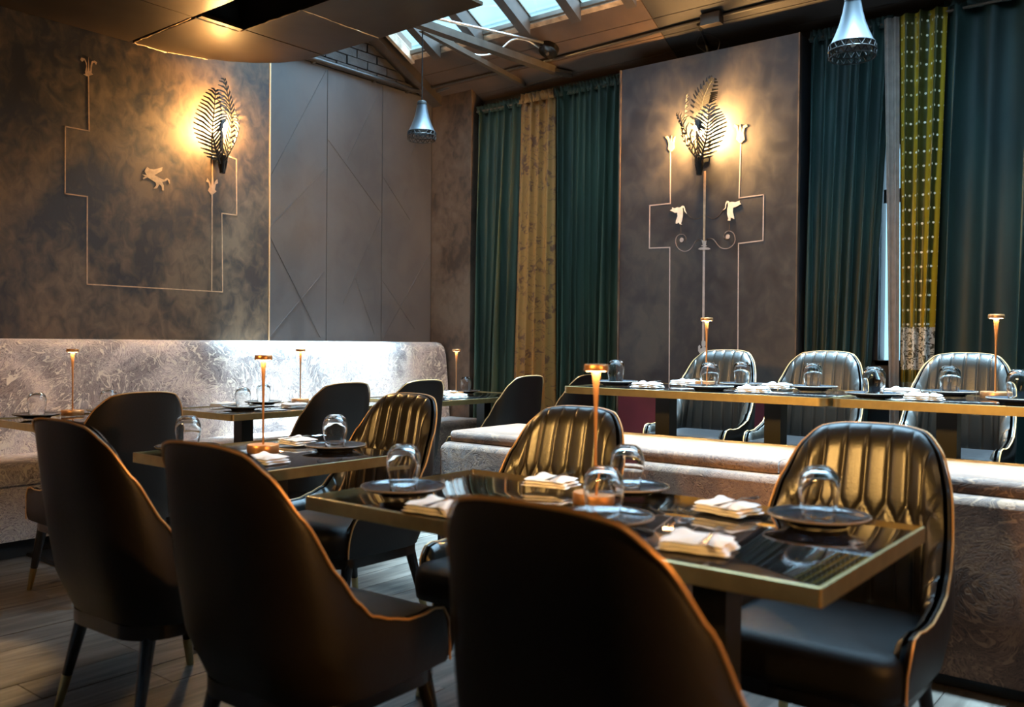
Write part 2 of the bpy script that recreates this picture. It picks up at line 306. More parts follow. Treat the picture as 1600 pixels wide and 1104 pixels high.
# ------------------------------------------------------------------ mesh helpers
class MB:
    def __init__(s): s.v = []; s.f = []; s.uv = None
    def add(s, vs, fs):
        n = len(s.v); s.v += [tuple(p) for p in vs]; s.f += [tuple(i + n for i in q) for q in fs]; return s
    def box(s, x0, x1, y0, y1, z0, z1):
        return s.add([(x, y, z) for x in (x0, x1) for y in (y0, y1) for z in (z0, z1)],
                     [(0, 1, 3, 2), (4, 6, 7, 5), (0, 4, 5, 1), (2, 3, 7, 6), (0, 2, 6, 4), (1, 5, 7, 3)])
    def prism(s, pts, z0, z1):
        n = len(pts); s.add([(x, y, z0) for x, y in pts] + [(x, y, z1) for x, y in pts],
              [tuple(range(n - 1, -1, -1)), tuple(range(n, 2 * n))] + [(i, (i + 1) % n, n + (i + 1) % n, n + i) for i in range(n)]); return s
    def lathe(s, prof, seg=24, c=(0, 0, 0), closed=False):
        n = len(prof); vs = []
        for i in range(seg):
            a = 2 * PI * i / seg
            vs += [(c[0] + rr * math.cos(a), c[1] + rr * math.sin(a), c[2] + z) for rr, z in prof]
        fs = []
        m = n if closed else n - 1
        for i in range(seg):
            j = (i + 1) % seg
            for k in range(m):
                k2 = (k + 1) % n
                fs.append((i * n + k, j * n + k, j * n + k2, i * n + k2))
        return s.add(vs, fs)
    def tube(s, pts, rad, seg=8, cap=True):
        pts = [Vector(p) for p in pts]; n = len(pts)
        rads = rad if isinstance(rad, (list, tuple)) else [rad] * n
        t = (pts[1] - pts[0]).normalized()
        a = Vector((0, 0, 1)) if abs(t.z) < 0.9 else Vector((1, 0, 0))
        nx = t.cross(a).normalized(); vs = []
        for i, p in enumerate(pts):
            if i == 0: t = pts[1] - pts[0]
            elif i == n - 1: t = pts[-1] - pts[-2]
            else: t = pts[i + 1] - pts[i - 1]
            t.normalize(); nx = (nx - t * nx.dot(t)).normalized(); ny = t.cross(nx)
            for k in range(seg):
                an = 2 * PI * k / seg
                vs.append(p + (nx * math.cos(an) + ny * math.sin(an)) * rads[i])
        fs = [(i * seg + k, i * seg + (k + 1) % seg, (i + 1) * seg + (k + 1) % seg, (i + 1) * seg + k) for i in range(n - 1) for k in range(seg)]
        if cap: fs += [tuple(range(seg - 1, -1, -1)), tuple(range((n - 1) * seg, n * seg))]
        return s.add(vs, fs)
    def grid(s, P, wrap=False):   # P: list of rows of points
        R_, C_ = len(P), len(P[0]); vs = [p for row in P for p in row]
        fs = [(i * C_ + j, i * C_ + (j + 1) % C_, (i + 1) * C_ + (j + 1) % C_, (i + 1) * C_ + j) for i in range(R_ - 1) for j in range(C_ if wrap else C_ - 1)]
        return s.add(vs, fs)
    def mesh(s, name, m, smooth=True, angle=40, uvs=None):
        me = bpy.data.meshes.new(name); me.from_pydata(s.v, [], s.f); me.update()
        if uvs is not None:
            uvl = me.uv_layers.new(name='UVMap')
            idx = np.zeros(len(me.loops), dtype=np.int32); me.loops.foreach_get('vertex_index', idx)
            uvl.data.foreach_set('uv', np.array(uvs, dtype=np.float32)[idx].ravel())
        if m is not None: me.materials.append(m)
        if smooth:
            me.polygons.foreach_set('use_smooth', [True] * len(me.polygons))
            me.set_sharp_from_angle(angle=math.radians(angle))
        return me
    def build(s, name, m, parent=None, smooth=True, angle=40, recalc=True, uvs=None):
        me = s.mesh(name, m, smooth, angle, uvs)
        if recalc:
            import bmesh
            bm = bmesh.new(); bm.from_mesh(me); bmesh.ops.recalc_face_normals(bm, faces=bm.faces); bm.to_mesh(me); bm.free()
        return link(name, me, parent)
def link(name, me, parent=None, loc=None):
    o = bpy.data.objects.new(name, me); COL.objects.link(o)
    if parent is not None: o.parent = parent
    if loc is not None: o.location = loc
    return o
def tag(o, label=None, cat=None, group=None, kind=None):
    if label: o['label'] = label
    if cat: o['category'] = cat
    if group: o['group'] = group
    if kind: o['kind'] = kind
    return o
def empty(name, loc=(0, 0, 0), rz=0.0):
    o = bpy.data.objects.new(name, None); COL.objects.link(o); o.location = loc; o.rotation_euler = (0, 0, rz); o.empty_display_size = 0.1; return o
def copy_tree(o, parent=None):
    c = o.copy(); COL.objects.link(c); c.parent = parent
    for ch in [x for x in COL.objects if x.parent == o]: copy_tree(ch, c)
    return c
CHILD = {}
def copy_thing(root, loc, rz, label, group=None):
    c = root.copy(); COL.objects.link(c); c.location = loc; c.rotation_euler = (0, 0, rz); c['label'] = label
    if group: c['group'] = group
    for ch in list(root.children):
        d = ch.copy(); COL.objects.link(d); d.parent = c
        for g in list(ch.children):
            e = g.copy(); COL.objects.link(e); e.parent = d
    return c
def rrect(w, d, rad, seg=5):
    pts = []
    for cx, cy, a0 in ((w / 2 - rad, d / 2 - rad, 0), (-w / 2 + rad, d / 2 - rad, 90), (-w / 2 + rad, -d / 2 + rad, 180), (w / 2 - rad, -d / 2 + rad, 270)):
        for k in range(seg + 1):
            a = math.radians(a0 + 90 * k / seg); pts.append((cx + rad * math.cos(a), cy + rad * math.sin(a)))
    return pts
def inset_stack(w, d, rad, layers, seg=5):   # layers: (inset, z) -> closed solid
    mb = MB(); rows = []
    for ins, z in layers:
        rows.append([(x, y, z) for x, y in rrect(w - 2 * ins, d - 2 * ins, max(rad - ins, 0.004), seg)])
    mb.grid(rows, wrap=True); n = len(rows[0]); L_ = len(rows)
    mb.f.append(tuple(range(n - 1, -1, -1))); mb.f.append(tuple(range((L_ - 1) * n, L_ * n)))
    return mb
def flat_poly(pts3, nrm, th=0.002):
    tri = tessellate_polygon([[Vector(p) for p in pts3]]); n = len(pts3); nv = Vector(nrm) * th
    mb = MB(); mb.add([Vector(p) + nv for p in pts3] + [Vector(p) for p in pts3], [tuple(t) for t in tri] + [(i, (i + 1) % n, n + (i + 1) % n, n + i) for i in range(n)])
    return mb
def catmull(pts, k=6):
    out = []; P = [Vector(p) for p in pts]
    for i in range(len(P) - 1):
        p0 = P[max(i - 1, 0)]; p1 = P[i]; p2 = P[i + 1]; p3 = P[min(i + 2, len(P) - 1)]
        for j in range(k):
            t = j / k
            out.append(0.5 * ((2 * p1) + (-p0 + p2) * t + (2 * p0 - 5 * p1 + 4 * p2 - p3) * t * t + (-p0 + 3 * p1 - 3 * p2 + p3) * t ** 3))
    out.append(P[-1]); return out

# ------------------------------------------------------------------ the room
XL, XR, YF, YB = -5.75, 2.4, -2.6, 6.15
def roof_z(y): return 3.80 - 0.5 * (y - 5.27)

fl = tag(MB().box(XL - .2, XR + .2, YF - .2, YB + .2, -0.2, -0.022).build('floor', MAT['dark'], smooth=False), 'dark subfloor under weathered grey wooden planks', kind='structure')
pw = 0.19; i = 0; x = -5.1
while x < XR - 0.2:
    y = -0.2 + (i * 0.83) % 1.5 - 1.5
    while y < 6.1:
        ln = 1.5 + ((i * 37) % 7) * 0.12
        if y + ln > -0.3:
            dz = random.uniform(-0.0012, 0.0012)
            MB().box(x + .0018, x + pw - .0018, max(y, -0.6) + .0015, min(y + ln, 6.1) - .0015, -0.022, dz).build('plank', MAT['wood'], fl, smooth=False)
        y += ln
    x += pw; i += 1

platform = tag(MB().box(-3.22, XR, 3.42, 6.12, 0.003, 0.2).build('platform', MAT['dark'], smooth=False), 'low black platform raising the back row of tables', kind='structure')

# left wall
wl = MB(); wl.box(XL - 0.15, XL - 0.03, YF, YB, 0, 3.0)
wl.add([(XL - .15, YF, 3.0), (XL - .15, YB, 3.0), (XL - .15, YB, 3.36), (XL - .15, 1.0, 5.95), (XL - .15, YF, 5.95), (XL - .03, YF, 3.0), (XL - .03, YB, 3.0), (XL - .03, YB, 3.36), (XL - .03, 1.0, 5.95), (XL - .03, YF, 5.95)],
       [(0, 1, 2, 3, 4), (9, 8, 7, 6, 5), (0, 5, 6, 1), (1, 6, 7, 2), (2, 7, 8, 3), (3, 8, 9, 4)])
wall_left = tag(wl.build('wall_left', MAT['mortar'], smooth=False), 'left wall with painted plaster, dark plain panels and brick gable', kind='structure')
# bricks of the gable
bw, bh = 0.225, 0.075
bricks = [MB().box(0, 0.028 + 0.004 * k, 0.006, bw - 0.006, 0.005, bh - 0.005).mesh('brick', MAT['brick'], smooth=False) for k in range(3)]
for row in range(17):
    z = 3.415 + row * bh; y = 3.5 + (row % 2) * bw / 2
    while y + bw < 6.0:
        if z + bh < roof_z(y + bw) + 0.02: link('brick', bricks[random.randrange(3)], wall_left, (XL - 0.03, y, z))
        y += bw
# mural panel left
def ypanel(name, mat, x0, x1, y0, y1, z0, z1, parent): return MB().box(x0, x1, y0, y1, z0, z1).build(name, mat, parent, smooth=False)
mural_l = ypanel('mural_panel', MAT['mural'], XL - .03, -5.70, -2.5, 4.155, 0, 3.41, wall_left)
ypanel('panel_edge_trim', MAT['edge_foil'], -5.735, -5.695, 4.157, 4.168, 1.15, 3.41, wall_left)
for a, b_ in ((4.17, 4.757), (4.763, 5.367), (5.373, 5.985)):
    ypanel('plain_panel', MAT['panel'], XL - .03, XL, a, b_, 0, 3.41, wall_left)
def strip_x(name, mat, pts, w, parent, x=-5.70, th=0.0015):   # band on a wall of constant x; pts (y,z)
    mb = MB()
    for (a, b_), (c, d) in zip(pts[:-1], pts[1:]):
        v = Vector((c - a, d - b_)); n = Vector((-v.y, v.x)).normalized() * w / 2; e = v.normalized() * w / 2
        q = [(a - e.x + n.x, b_ - e.y + n.y), (a - e.x - n.x, b_ - e.y - n.y), (c + e.x - n.x, d + e.y - n.y), (c + e.x + n.x, d + e.y + n.y)]
        mb.add([(x + th, p[0], p[1]) for p in q] + [(x - .002, p[0], p[1]) for p in q], [(0, 1, 2, 3), (0, 4, 5, 1), (1, 5, 6, 2), (2, 6, 7, 3), (3, 7, 4, 0)])
    return mb.build(name, mat, parent, smooth=False)
def strip_y(name, mat, pts, w, parent, y=5.90, th=0.0015):
    mb = MB()
    for (a, b_), (c, d) in zip(pts[:-1], pts[1:]):
        v = Vector((c - a, d - b_)); n = Vector((-v.y, v.x)).normalized() * w / 2; e = v.normalized() * w * 0.45
        q = [(a - e.x + n.x, b_ - e.y + n.y), (a - e.x - n.x, b_ - e.y - n.y), (c + e.x - n.x, d + e.y - n.y), (c + e.x + n.x, d + e.y + n.y)]
        mb.add([(p[0], y - th, p[1]) for p in q] + [(p[0], y + .002, p[1]) for p in q], [(0, 1, 2, 3), (0, 4, 5, 1), (1, 5, 6, 2), (2, 6, 7, 3), (3, 7, 4, 0)])
    return mb.build(name, mat, parent, smooth=False)
for d_ in [((4.757, 3.4), (4.18, 2.39)), ((4.765, 2.83), (5.36, 2.30)), ((4.755, 2.59), (4.18, 2.03)), ((5.365, 3.40), (4.98, 2.70)), ((5.375, 2.62), (5.71, 2.28)),
           ((4.18, 2.02), (4.70, 1.21)), ((4.73, 1.74), (4.2, 1.2)), ((5.97, 3.36), (5.73, 2.87)), ((5.975, 2.0), (5.39, 1.2)), ((5.36, 2.27), (4.94, 1.5)), ((5.07, 1.72), (5.29, 1.25)), ((5.375, 1.72), (5.78, 1.3))]:
    strip_x('raised_batten', MAT['panel'], d_, 0.006, wall_left, x=XL, th=0.004)
cl = MAT['copperline']
strip_x('painted_line', cl, [(2.775, 2.87), (2.78, 2.51), (2.63, 2.51), (2.63, 2.09), (2.77, 2.09), (2.77, 1.53), (3.76, 1.53), (3.75, 2.10), (3.875, 2.10), (3.87, 2.51), (3.74, 2.53)], 0.0075, mural_l)
strip_x('painted_line', cl, [(3.67, 1.53), (3.67, 2.25)], 0.009, mural_l)
strip_x('painted_line', cl, [(3.67, 2.33), (3.67, 2.47)], 0.010, mural_l)
FINL1 = [(2.767, 2.855), (2.74, 2.862), (2.756, 2.87), (2.752, 2.882), (2.760, 2.920), (2.756, 2.941), (2.747, 2.956), (2.734, 2.939), (2.722, 2.95), (2.729, 2.965), (2.751, 2.963), (2.763, 2.938), (2.766, 2.889), (2.769, 2.886), (2.774, 2.98), (2.781, 2.889), (2.786, 2.895), (2.787, 2.926), (2.796, 2.959), (2.814, 2.967), (2.83, 2.959), (2.823, 2.942), (2.811, 2.954), (2.801, 2.947), (2.795, 2.915), (2.794, 2.883), (2.805, 2.876), (2.781, 2.863)]
GRIF = [(3.138, 2.287), (3.172, 2.288), (3.154, 2.313), (3.174, 2.344), (3.192, 2.333), (3.222, 2.333), (3.262, 2.349), (3.285, 2.359), (3.281, 2.333), (3.252, 2.314), (3.227, 2.296), (3.273, 2.279), (3.298, 2.274), (3.319, 2.291), (3.338, 2.279), (3.34, 2.253), (3.329, 2.264), (3.322, 2.279), (3.309, 2.266), (3.283, 2.257), (3.295, 2.235), (3.296, 2.202), (3.281, 2.2), (3.279, 2.228), (3.263, 2.24), (3.245, 2.209), (3.217, 2.203), (3.24, 2.227), (3.237, 2.246), (3.207, 2.26), (3.177, 2.274), (3.147, 2.255), (3.144, 2.265), (3.162, 2.277)]
FINL2 = [(3.662, 2.221), (3.635, 2.248), (3.648, 2.274), (3.64, 2.305), (3.62, 2.311), (3.63, 2.336), (3.652, 2.307), (3.661, 2.285), (3.671, 2.415), (3.682, 2.288), (3.692, 2.322), (3.71, 2.34), (3.716, 2.313), (3.698, 2.3), (3.692, 2.262), (3.704, 2.251), (3.672, 2.223)]
for nm, P, mm in (('painted_finial', FINL1, cl), ('painted_finial', FINL2, cl), ('painted_winged_beast', GRIF, MAT['tanpaint'])):
    flat_poly([(-5.699, a, b_) for a, b_ in P], (1, 0, 0)).build(nm, mm, mural_l, smooth=False)

# back wall (long wall with the curtains)
wb = MB(); wb.box(XL - .15, -1.80, YB, YB + .15, 0, 3.42); wb.box(-1.66, XR + .15, YB, YB + .15, 0, 3.42); wb.box(-1.80, -1.66, YB, YB + .15, 0, 1.08); wb.box(-1.80, -1.66, YB, YB + .15, 2.5, 3.42)
wall_back = tag(wb.build('wall_back', MAT['darkwall'], smooth=False), 'long back wall behind the curtains and mural panel', kind='structure')
p1 = MB().box(XL + .0, -5.27, 5.99, YB, 0, 3.425).build('rust_panel', MAT['mural_rust'], wall_back, smooth=False)
MB().box(-5.275, -5.262, 5.985, YB, 0, 3.43).build('panel_edge_trim', MAT['mural_rust'], wall_back, smooth=False)
mural_b = MB().box(-3.655, -2.265, 5.90, YB, 0.86, 3.28).build('mural_panel', MAT['mural_back'], wall_back, smooth=False)
MB().box(-3.655, -2.265, 5.90, YB, 0.0, 0.858).build('dado_panel', MAT['burgundy'], wall_back, smooth=False)
MB().box(-3.668, -3.655, 5.893, 5.93, 0, 3.28).build('panel_edge_trim', MAT['mural_rust'], wall_back, smooth=False)
MB().box(-2.265, -2.255, 5.893, 5.93, 0, 3.28).build('panel_edge_trim', MAT['mural_rust'], wall_back, smooth=False)
pk = MAT['paleline']
strip_y('painted_line', pk, [(-3.225, 2.60), (-3.222, 2.22), (-3.395, 2.22), (-3.395, 1.90), (-3.222, 1.895), (-3.215, 0.88)], 0.008, mural_b)
strip_y('painted_line', pk, [(-2.672, 2.595), (-2.68, 2.21), (-2.50, 2.215), (-2.50, 1.90), (-2.68, 1.89), (-2.675, 1.0)], 0.008, mural_b)
strip_y('painted_line', cl, [(-2.945, 2.42), (-2.945, 1.925)], 0.017, mural_b)
strip_y('painted_line', pk, [(-2.945, 1.862), (-2.943, 1.20)], 0.017, mural_b)
SWL = [(-3.222, 2.168), (-3.202, 2.159), (-3.182, 2.147), (-3.161, 2.147), (-3.159, 2.12), (-3.171, 2.092), (-3.174, 2.068), (-3.164, 2.065), (-3.148, 2.075), (-3.141, 2.06), (-3.122, 2.056), (-3.132, 2.065), (-3.122, 2.088), (-3.116, 2.122), (-3.117, 2.158), (-3.12, 2.175), (-3.116, 2.184), (-3.109, 2.174), (-3.104, 2.153), (-3.085, 2.132), (-3.097, 2.156), (-3.103, 2.18), (-3.11, 2.192), (-3.124, 2.194), (-3.133, 2.185), (-3.143, 2.183), (-3.163, 2.186), (-3.182, 2.181), (-3.206, 2.189), (-3.202, 2.177)]
SWR = [(-2.801, 2.135), (-2.789, 2.142), (-2.783, 2.152), (-2.782, 2.174), (-2.777, 2.188), (-2.768, 2.197), (-2.756, 2.193), (-2.75, 2.183), (-2.741, 2.187), (-2.725, 2.186), (-2.707, 2.182), (-2.689, 2.186), (-2.672, 2.191), (-2.674, 2.179), (-2.663, 2.164), (-2.683, 2.157), (-2.704, 2.148), (-2.722, 2.146), (-2.725, 2.118), (-2.715, 2.078), (-2.714, 2.064), (-2.727, 2.071), (-2.739, 2.075), (-2.742, 2.055), (-2.763, 2.058), (-2.757, 2.07), (-2.767, 2.105), (-2.767, 2.139), (-2.761, 2.161), (-2.762, 2.181), (-2.768, 2.184), (-2.774, 2.171), (-2.776, 2.148), (-2.789, 2.138)]
URN = [(-2.961, 1.926), (-2.925, 1.924), (-2.927, 1.9), (-2.931, 1.895), (-2.92, 1.889), (-2.922, 1.885), (-2.933, 1.883), (-2.933, 1.879), (-2.909, 1.875), (-2.893, 1.864), (-2.909, 1.86), (-2.972, 1.862), (-2.99, 1.869), (-2.975, 1.878), (-2.95, 1.88), (-2.95, 1.884), (-2.966, 1.89), (-2.964, 1.894), (-2.953, 1.896)]
SCL = [(-2.957, 1.928), (-2.973, 1.936), (-2.992, 1.936), (-3.011, 1.927), (-3.026, 1.906), (-3.045, 1.881), (-3.071, 1.863), (-3.103, 1.859), (-3.136, 1.872), (-3.162, 1.897), (-3.174, 1.93), (-3.17, 1.962), (-3.154, 1.98), (-3.131, 1.986), (-3.108, 1.981), (-3.093, 1.966), (-3.089, 1.948), (-3.098, 1.934), (-3.107, 1.929)]
SCR = [(-2.925, 1.926), (-2.913, 1.936), (-2.894, 1.939), (-2.872, 1.931), (-2.853, 1.91), (-2.834, 1.886), (-2.81, 1.867), (-2.779, 1.86), (-2.749, 1.864), (-2.722, 1.882), (-2.707, 1.909), (-2.709, 1.943), (-2.723, 1.969), (-2.747, 1.982), (-2.768, 1.981), (-2.785, 1.968), (-2.791, 1.951), (-2.786, 1.934), (-2.774, 1.926)]
BUST = [(-2.954, 1.201), (-2.939, 1.211), (-2.923, 1.197), (-2.924, 1.172), (-2.933, 1.161), (-2.908, 1.15), (-2.907, 1.136), (-2.919, 1.126), (-2.965, 1.112), (-2.98, 1.132), (-2.98, 1.163), (-2.971, 1.175), (-2.962, 1.166), (-2.967, 1.152), (-2.958, 1.147), (-2.946, 1.158), (-2.954, 1.175)]
FR1 = [(-3.223, 2.599), (-3.244, 2.625), (-3.238, 2.663), (-3.25, 2.695), (-3.27, 2.717), (-3.25, 2.722), (-3.235, 2.701), (-3.228, 2.669), (-3.221, 2.707), (-3.213, 2.721), (-3.209, 2.666), (-3.202, 2.696), (-3.185, 2.709), (-3.193, 2.664), (-3.188, 2.625), (-3.21, 2.605)]
FR2 = [(-2.681, 2.593), (-2.705, 2.622), (-2.7, 2.665), (-2.706, 2.698), (-2.724, 2.716), (-2.718, 2.729), (-2.696, 2.715), (-2.69, 2.671), (-2.682, 2.706), (-2.675, 2.725), (-2.669, 2.704), (-2.666, 2.667), (-2.655, 2.709), (-2.632, 2.717), (-2.623, 2.701), (-2.643, 2.693), (-2.651, 2.658), (-2.642, 2.613), (-2.665, 2.594)]
for nm, P, mm in (('painted_swan', SWL, MAT['palepaint']), ('painted_swan', SWR, MAT['palepaint']), ('painted_urn', URN, pk), ('painted_bust', BUST, MAT['greypaint']), ('painted_finial', FR1, cl), ('painted_finial', FR2, cl)):
    flat_poly([(a, 5.899, b_) for a, b_ in P], (0, -1, 0), 0.004).build(nm, mm, mural_b, smooth=False)
for P in (SCL, SCR): strip_y('painted_scroll', pk, [(p.x, p.y) for p in catmull([(a, b_, 0) for a, b_ in P], 3)], 0.006, mural_b)
for P in ([(-3.084, 2.131), (-3.058, 2.106), (-3.025, 2.089), (-2.994, 2.089), (-2.955, 2.107)], [(-2.804, 2.134), (-2.828, 2.102), (-2.862, 2.083), (-2.893, 2.084), (-2.935, 2.107)]):
    strip_y('painted_garland', MAT['mural_rust'], [(p.x, p.y) for p in catmull([(a, b_, 0) for a, b_ in P], 3)], 0.004, mural_b)
strip_y('painted_stem', MAT['mural_rust'], [(-3.135, 2.057), (-3.132, 1.986)], 0.006, mural_b)
strip_y('painted_stem', MAT['mural_rust'], [(-2.751, 2.056), (-2.75, 1.982)], 0.006, mural_b)
for a, b_ in ((-3.124, 1.944), (-2.761, 1.943)):
    flat_poly([(a + .015 * math.cos(t * PI / 6), 5.899, b_ + .017 * math.sin(t * PI / 6)) for t in range(12)], (0, -1, 0), 0.004).build('painted_ball', pk, mural_b, smooth=False)

# walls out of sight that close the room
tag(MB().box(XR, XR + .15, YF, YB, 0, 5.95).build('wall_right', MAT['darkwall'], smooth=False), 'dark side wall closing the room', kind='structure')
tag(MB().box(XL, XR, YF - .15, YF, 0, 5.95).build('wall_front', MAT['darkwall'], smooth=False), 'dark wall behind the viewer', kind='structure')

# ceiling: sloped roof with skylight opening
SX0, SX1, SY0, SY1 = -5.58, 1.6, 3.55, 5.55
cb = MB()
def slab(x0, x1, y0, y1, t=0.12):
    cb.add([(x, y, roof_z(y) + dz) for dz in (0, t) for x, y in ((x0, y0), (x1, y0), (x1, y1), (x0, y1))],
           [(0, 1, 2, 3), (7, 6, 5, 4), (0, 4, 5, 1), (1, 5, 6, 2), (2, 6, 7, 3), (3, 7, 4, 0)])
slab(XL - .15, XR + .15, SY1, YB + .15, .03); slab(XL - .15, SX0, SY0, SY1); slab(SX1, XR + .15, SY0, SY1); slab(XL - .15, XR + .15, 1.0, SY0)
cb.box(XL - .15, XR + .15, YF - .15, 1.0, roof_z(1.0), roof_z(1.0) + .12)
ceiling = tag(cb.build('ceiling', MAT['brownwall'], smooth=False), 'sloping brown boarded ceiling above the curtains', kind='structure')
for ya, yb in ((5.56, 5.74), (5.745, 5.90), (5.905, 6.055), (6.06, 6.14)):
    for xa, xb in ((XL, -3.3), (-3.295, -0.9), (-0.895, XR)):
        MB().add([(x, y, roof_z(y) - dz) for dz in (0, .012) for x, y in ((xa, ya), (xb, ya), (xb, yb), (xa, yb))],
             [(3, 2, 1, 0), (4, 5, 6, 7), (0, 1, 5, 4), (1, 2, 6, 5), (2, 3, 7, 6), (3, 0, 4, 7)]).build('ceiling_board', MAT['brownwall'] if xa < -5 else MAT['darkwall'], ceiling, smooth=False)
# rafters
def sloped_box(x0, x1, y0, y1, lo, hi):
    return MB().add([(x, y, roof_z(y) + d_) for d_ in (lo, hi) for x, y in ((x0, y0), (x1, y0), (x1, y1), (x0, y1))],
         [(3, 2, 1, 0), (4, 5, 6, 7), (0, 1, 5, 4), (1, 2, 6, 5), (2, 3, 7, 6), (3, 0, 4, 7)])
sloped_box(XL, XL + .12, 3.0, 6.12, -.10, -.005).build('rafter', MAT['timber'], ceiling, smooth=False)
sky = tag(sloped_box(SX0, SX0 + .035, SY0, SY1, -.06, .03).build('window_1', MAT['reveal'], smooth=False), 'long sloping skylight with dark glazing bars', kind='structure')
sloped_box(SX0, SX1, SY1 - .04, SY1, -.03, .0).build('sill_board', MAT['reveal'], sky, smooth=False)
sloped_box(SX0, SX1, SY1 - .055, SY1 - .04, -.02, .012).build('lead_flashing', MAT['steel'], sky, smooth=False)
sloped_box(SX0, SX1, SY0, SY0 + .04, -.02, .14).build('head_board', MAT['timber'], sky, smooth=False)
bx_ = -5.235; prev = SX0 + .035; bars = []
while bx_ < SX1 - .1: bars.append(bx_); bx_ += 0.475
for b_ in bars:
    sloped_box(b_ - .04, b_ + .04, SY0, SY1 - .04, -.11, .02).build('glazing_bar', MAT['timber'], sky, smooth=False)
    sloped_box(b_ - .05, b_ + .05, SY0, SY1 - .04, .02, .032).build('bar_cap', MAT['steel'], sky, smooth=False)
edges = [SX0 + .035] + [v for b_ in bars for v in (b_ - .04, b_ + .04)] + [SX1]
for k in range(0, len(edges), 2):
    sloped_box(edges[k], edges[k + 1], SY0 + .04, SY1 - .04, .012, .018).build('pane', MAT['pane'], sky, smooth=False)

# building across the yard, seen through the skylight
fac = tag(MB().box(-16, 8, 13.0, 13.3, 0, 8.4).build('neighbour_building', MAT['facade'], smooth=False), 'pale building wall outside, seen through the skylight panes', 'building')
for z in (6.35, 7.2): MB().box(-16, 8, 12.96, 13.0, z, z + .05).build('ledge', MAT['facade'], fac, smooth=False)
# window strip between curtains
w2 = tag(MB().box(-1.80, -1.66, YB + .02, YB + .05, 1.08, 2.5).build('window_2', MAT['pane'], smooth=False), 'narrow strip of window glass between green and pale curtains', kind='structure')
MB().box(-1.82, -1.64, YB + .0, YB + .06, 1.05, 1.085).build('window_frame', MAT['dark'], w2, smooth=False)
MB().box(-1.79, -1.66, YB + .055, YB + .065, 2.13, 2.22).build('glazing_bar', MAT['dark'], w2, smooth=False)

# soffit of metal plates
SZ = 3.14
sof = tag(MB().box(-3.9, -1.9, YF, 2.9, SZ + .32, SZ + .34).build('ceiling_soffit', MAT['dark'], smooth=False), 'lowered soffit of bronze metal plates with one plate missing', kind='structure')
sb = MB(); sb.box(-5.68, -3.85, 2.75, 3.6, SZ + .30, SZ + .32); sb.build('soffit_top', MAT['dark'], sof, smooth=False)
def plate(pts, nm='metal_plate', dz=0.0, tilt=0.0): return MB().prism(pts, SZ + dz, SZ + .02 + dz).build(nm, MAT['plate_metal'], sof, smooth=False)
arc = [(-5.68, 3.10), (-5.66, 3.30), (-5.60, 3.50), (-5.50, 3.68), (-5.38, 3.81), (-5.24, 3.91), (-5.08, 3.97), (-4.87, 3.99)]
plate([(-4.87, 3.985), (-4.87, 3.06), (-5.68, 3.06)] + arc[:-1])
plate([(-4.862, 3.365), (-4.305, 3.365), (-4.305, 3.99), (-4.862, 3.99)], dz=.002)
plate([(-4.297, 3.365), (-3.40, 3.365), (-3.40, 3.96), (-4.297, 3.985)])
for ix, (xa, xb) in enumerate(((-5.68, -4.93), (-4.922, -4.10), (-4.092, -3.40), (-3.392, -2.60), (-2.592, -1.90))):
    for iy, (ya, yb) in enumerate(((YF, -0.8), (-0.792, 0.5), (0.508, 1.8), (1.808, 3.032))):
        plate([(xa, ya), (xb, ya), (xb, yb), (xa, yb)], dz=.0015 * ((ix + iy) % 2))
plate([(-1.892, YF), (XR - .01, YF), (XR - .01, 3.03), (-1.892, 3.03)])  # unseen right part of the soffit, added to keep daylight off the near chairs
plate([(-4.00, 3.04), (-3.40, 3.04), (-3.40, 3.357), (-4.00, 3.357)])
# dark void above the missing plate
vb = MB(); vb.box(-4.95, -4.93, 3.0, 3.4, SZ + .02, SZ + .32); vb.box(-4.0, -3.98, 3.0, 3.4, SZ + .02, SZ + .32); vb.box(-4.95, -3.98, 3.37, 3.39, SZ + .02, SZ + .32); vb.box(-4.95, -3.98, 3.0, 3.02, SZ + .02, SZ + .32)
vb.build('service_void', MAT['dark'], sof, smooth=False)
rim = MB(); rim.box(-5.68, -1.9, YF, YF + .02, SZ, SZ + .32); rim.box(-5.1, -3.40, 3.78, 3.80, SZ + .02, SZ + .34); rim.box(-3.42, -3.40, 3.03, 3.80, SZ + .02, SZ + .34); rim.box(-3.4, XR, 3.01, 3.03, SZ + .02, SZ + .34)
rim.build('soffit_fascia', MAT['dark'], sof, smooth=False)
MB().box(-5.68, -3.40, YF, 3.80, SZ + .34, SZ + .36).box(-3.40, XR, YF, 3.03, SZ + .34, SZ + .36).build('soffit_deck', MAT['dark'], sof, smooth=False)  # right-hand box is the unseen extension that blocks daylight
mb = MB()
for (a, b_) in (((-5.67, 3.055), (-5.67, 3.30)), ((-5.66, 3.30), (-5.58, 3.55)), ((-5.64, 3.056), (-4.95, 3.038)), ((-4.92, 3.05), (-4.92, 3.35)), ((-4.9, 3.36), (-4.32, 3.36)), ((-4.30, 3.37), (-4.30, 3.97))):
    n = 14
    pts = [(a[0] + (b_[0] - a[0]) * k / n + random.uniform(-.004, .004), a[1] + (b_[1] - a[1]) * k / n + random.uniform(-.004, .004), SZ - .001 + random.uniform(-.002, .002)) for k in range(n + 1)]
    mb.tube(pts, [random.uniform(.0015, .0045) for _ in pts], 5)
mb.build('frayed_foil_seam', MAT['edge_foil'], sof)

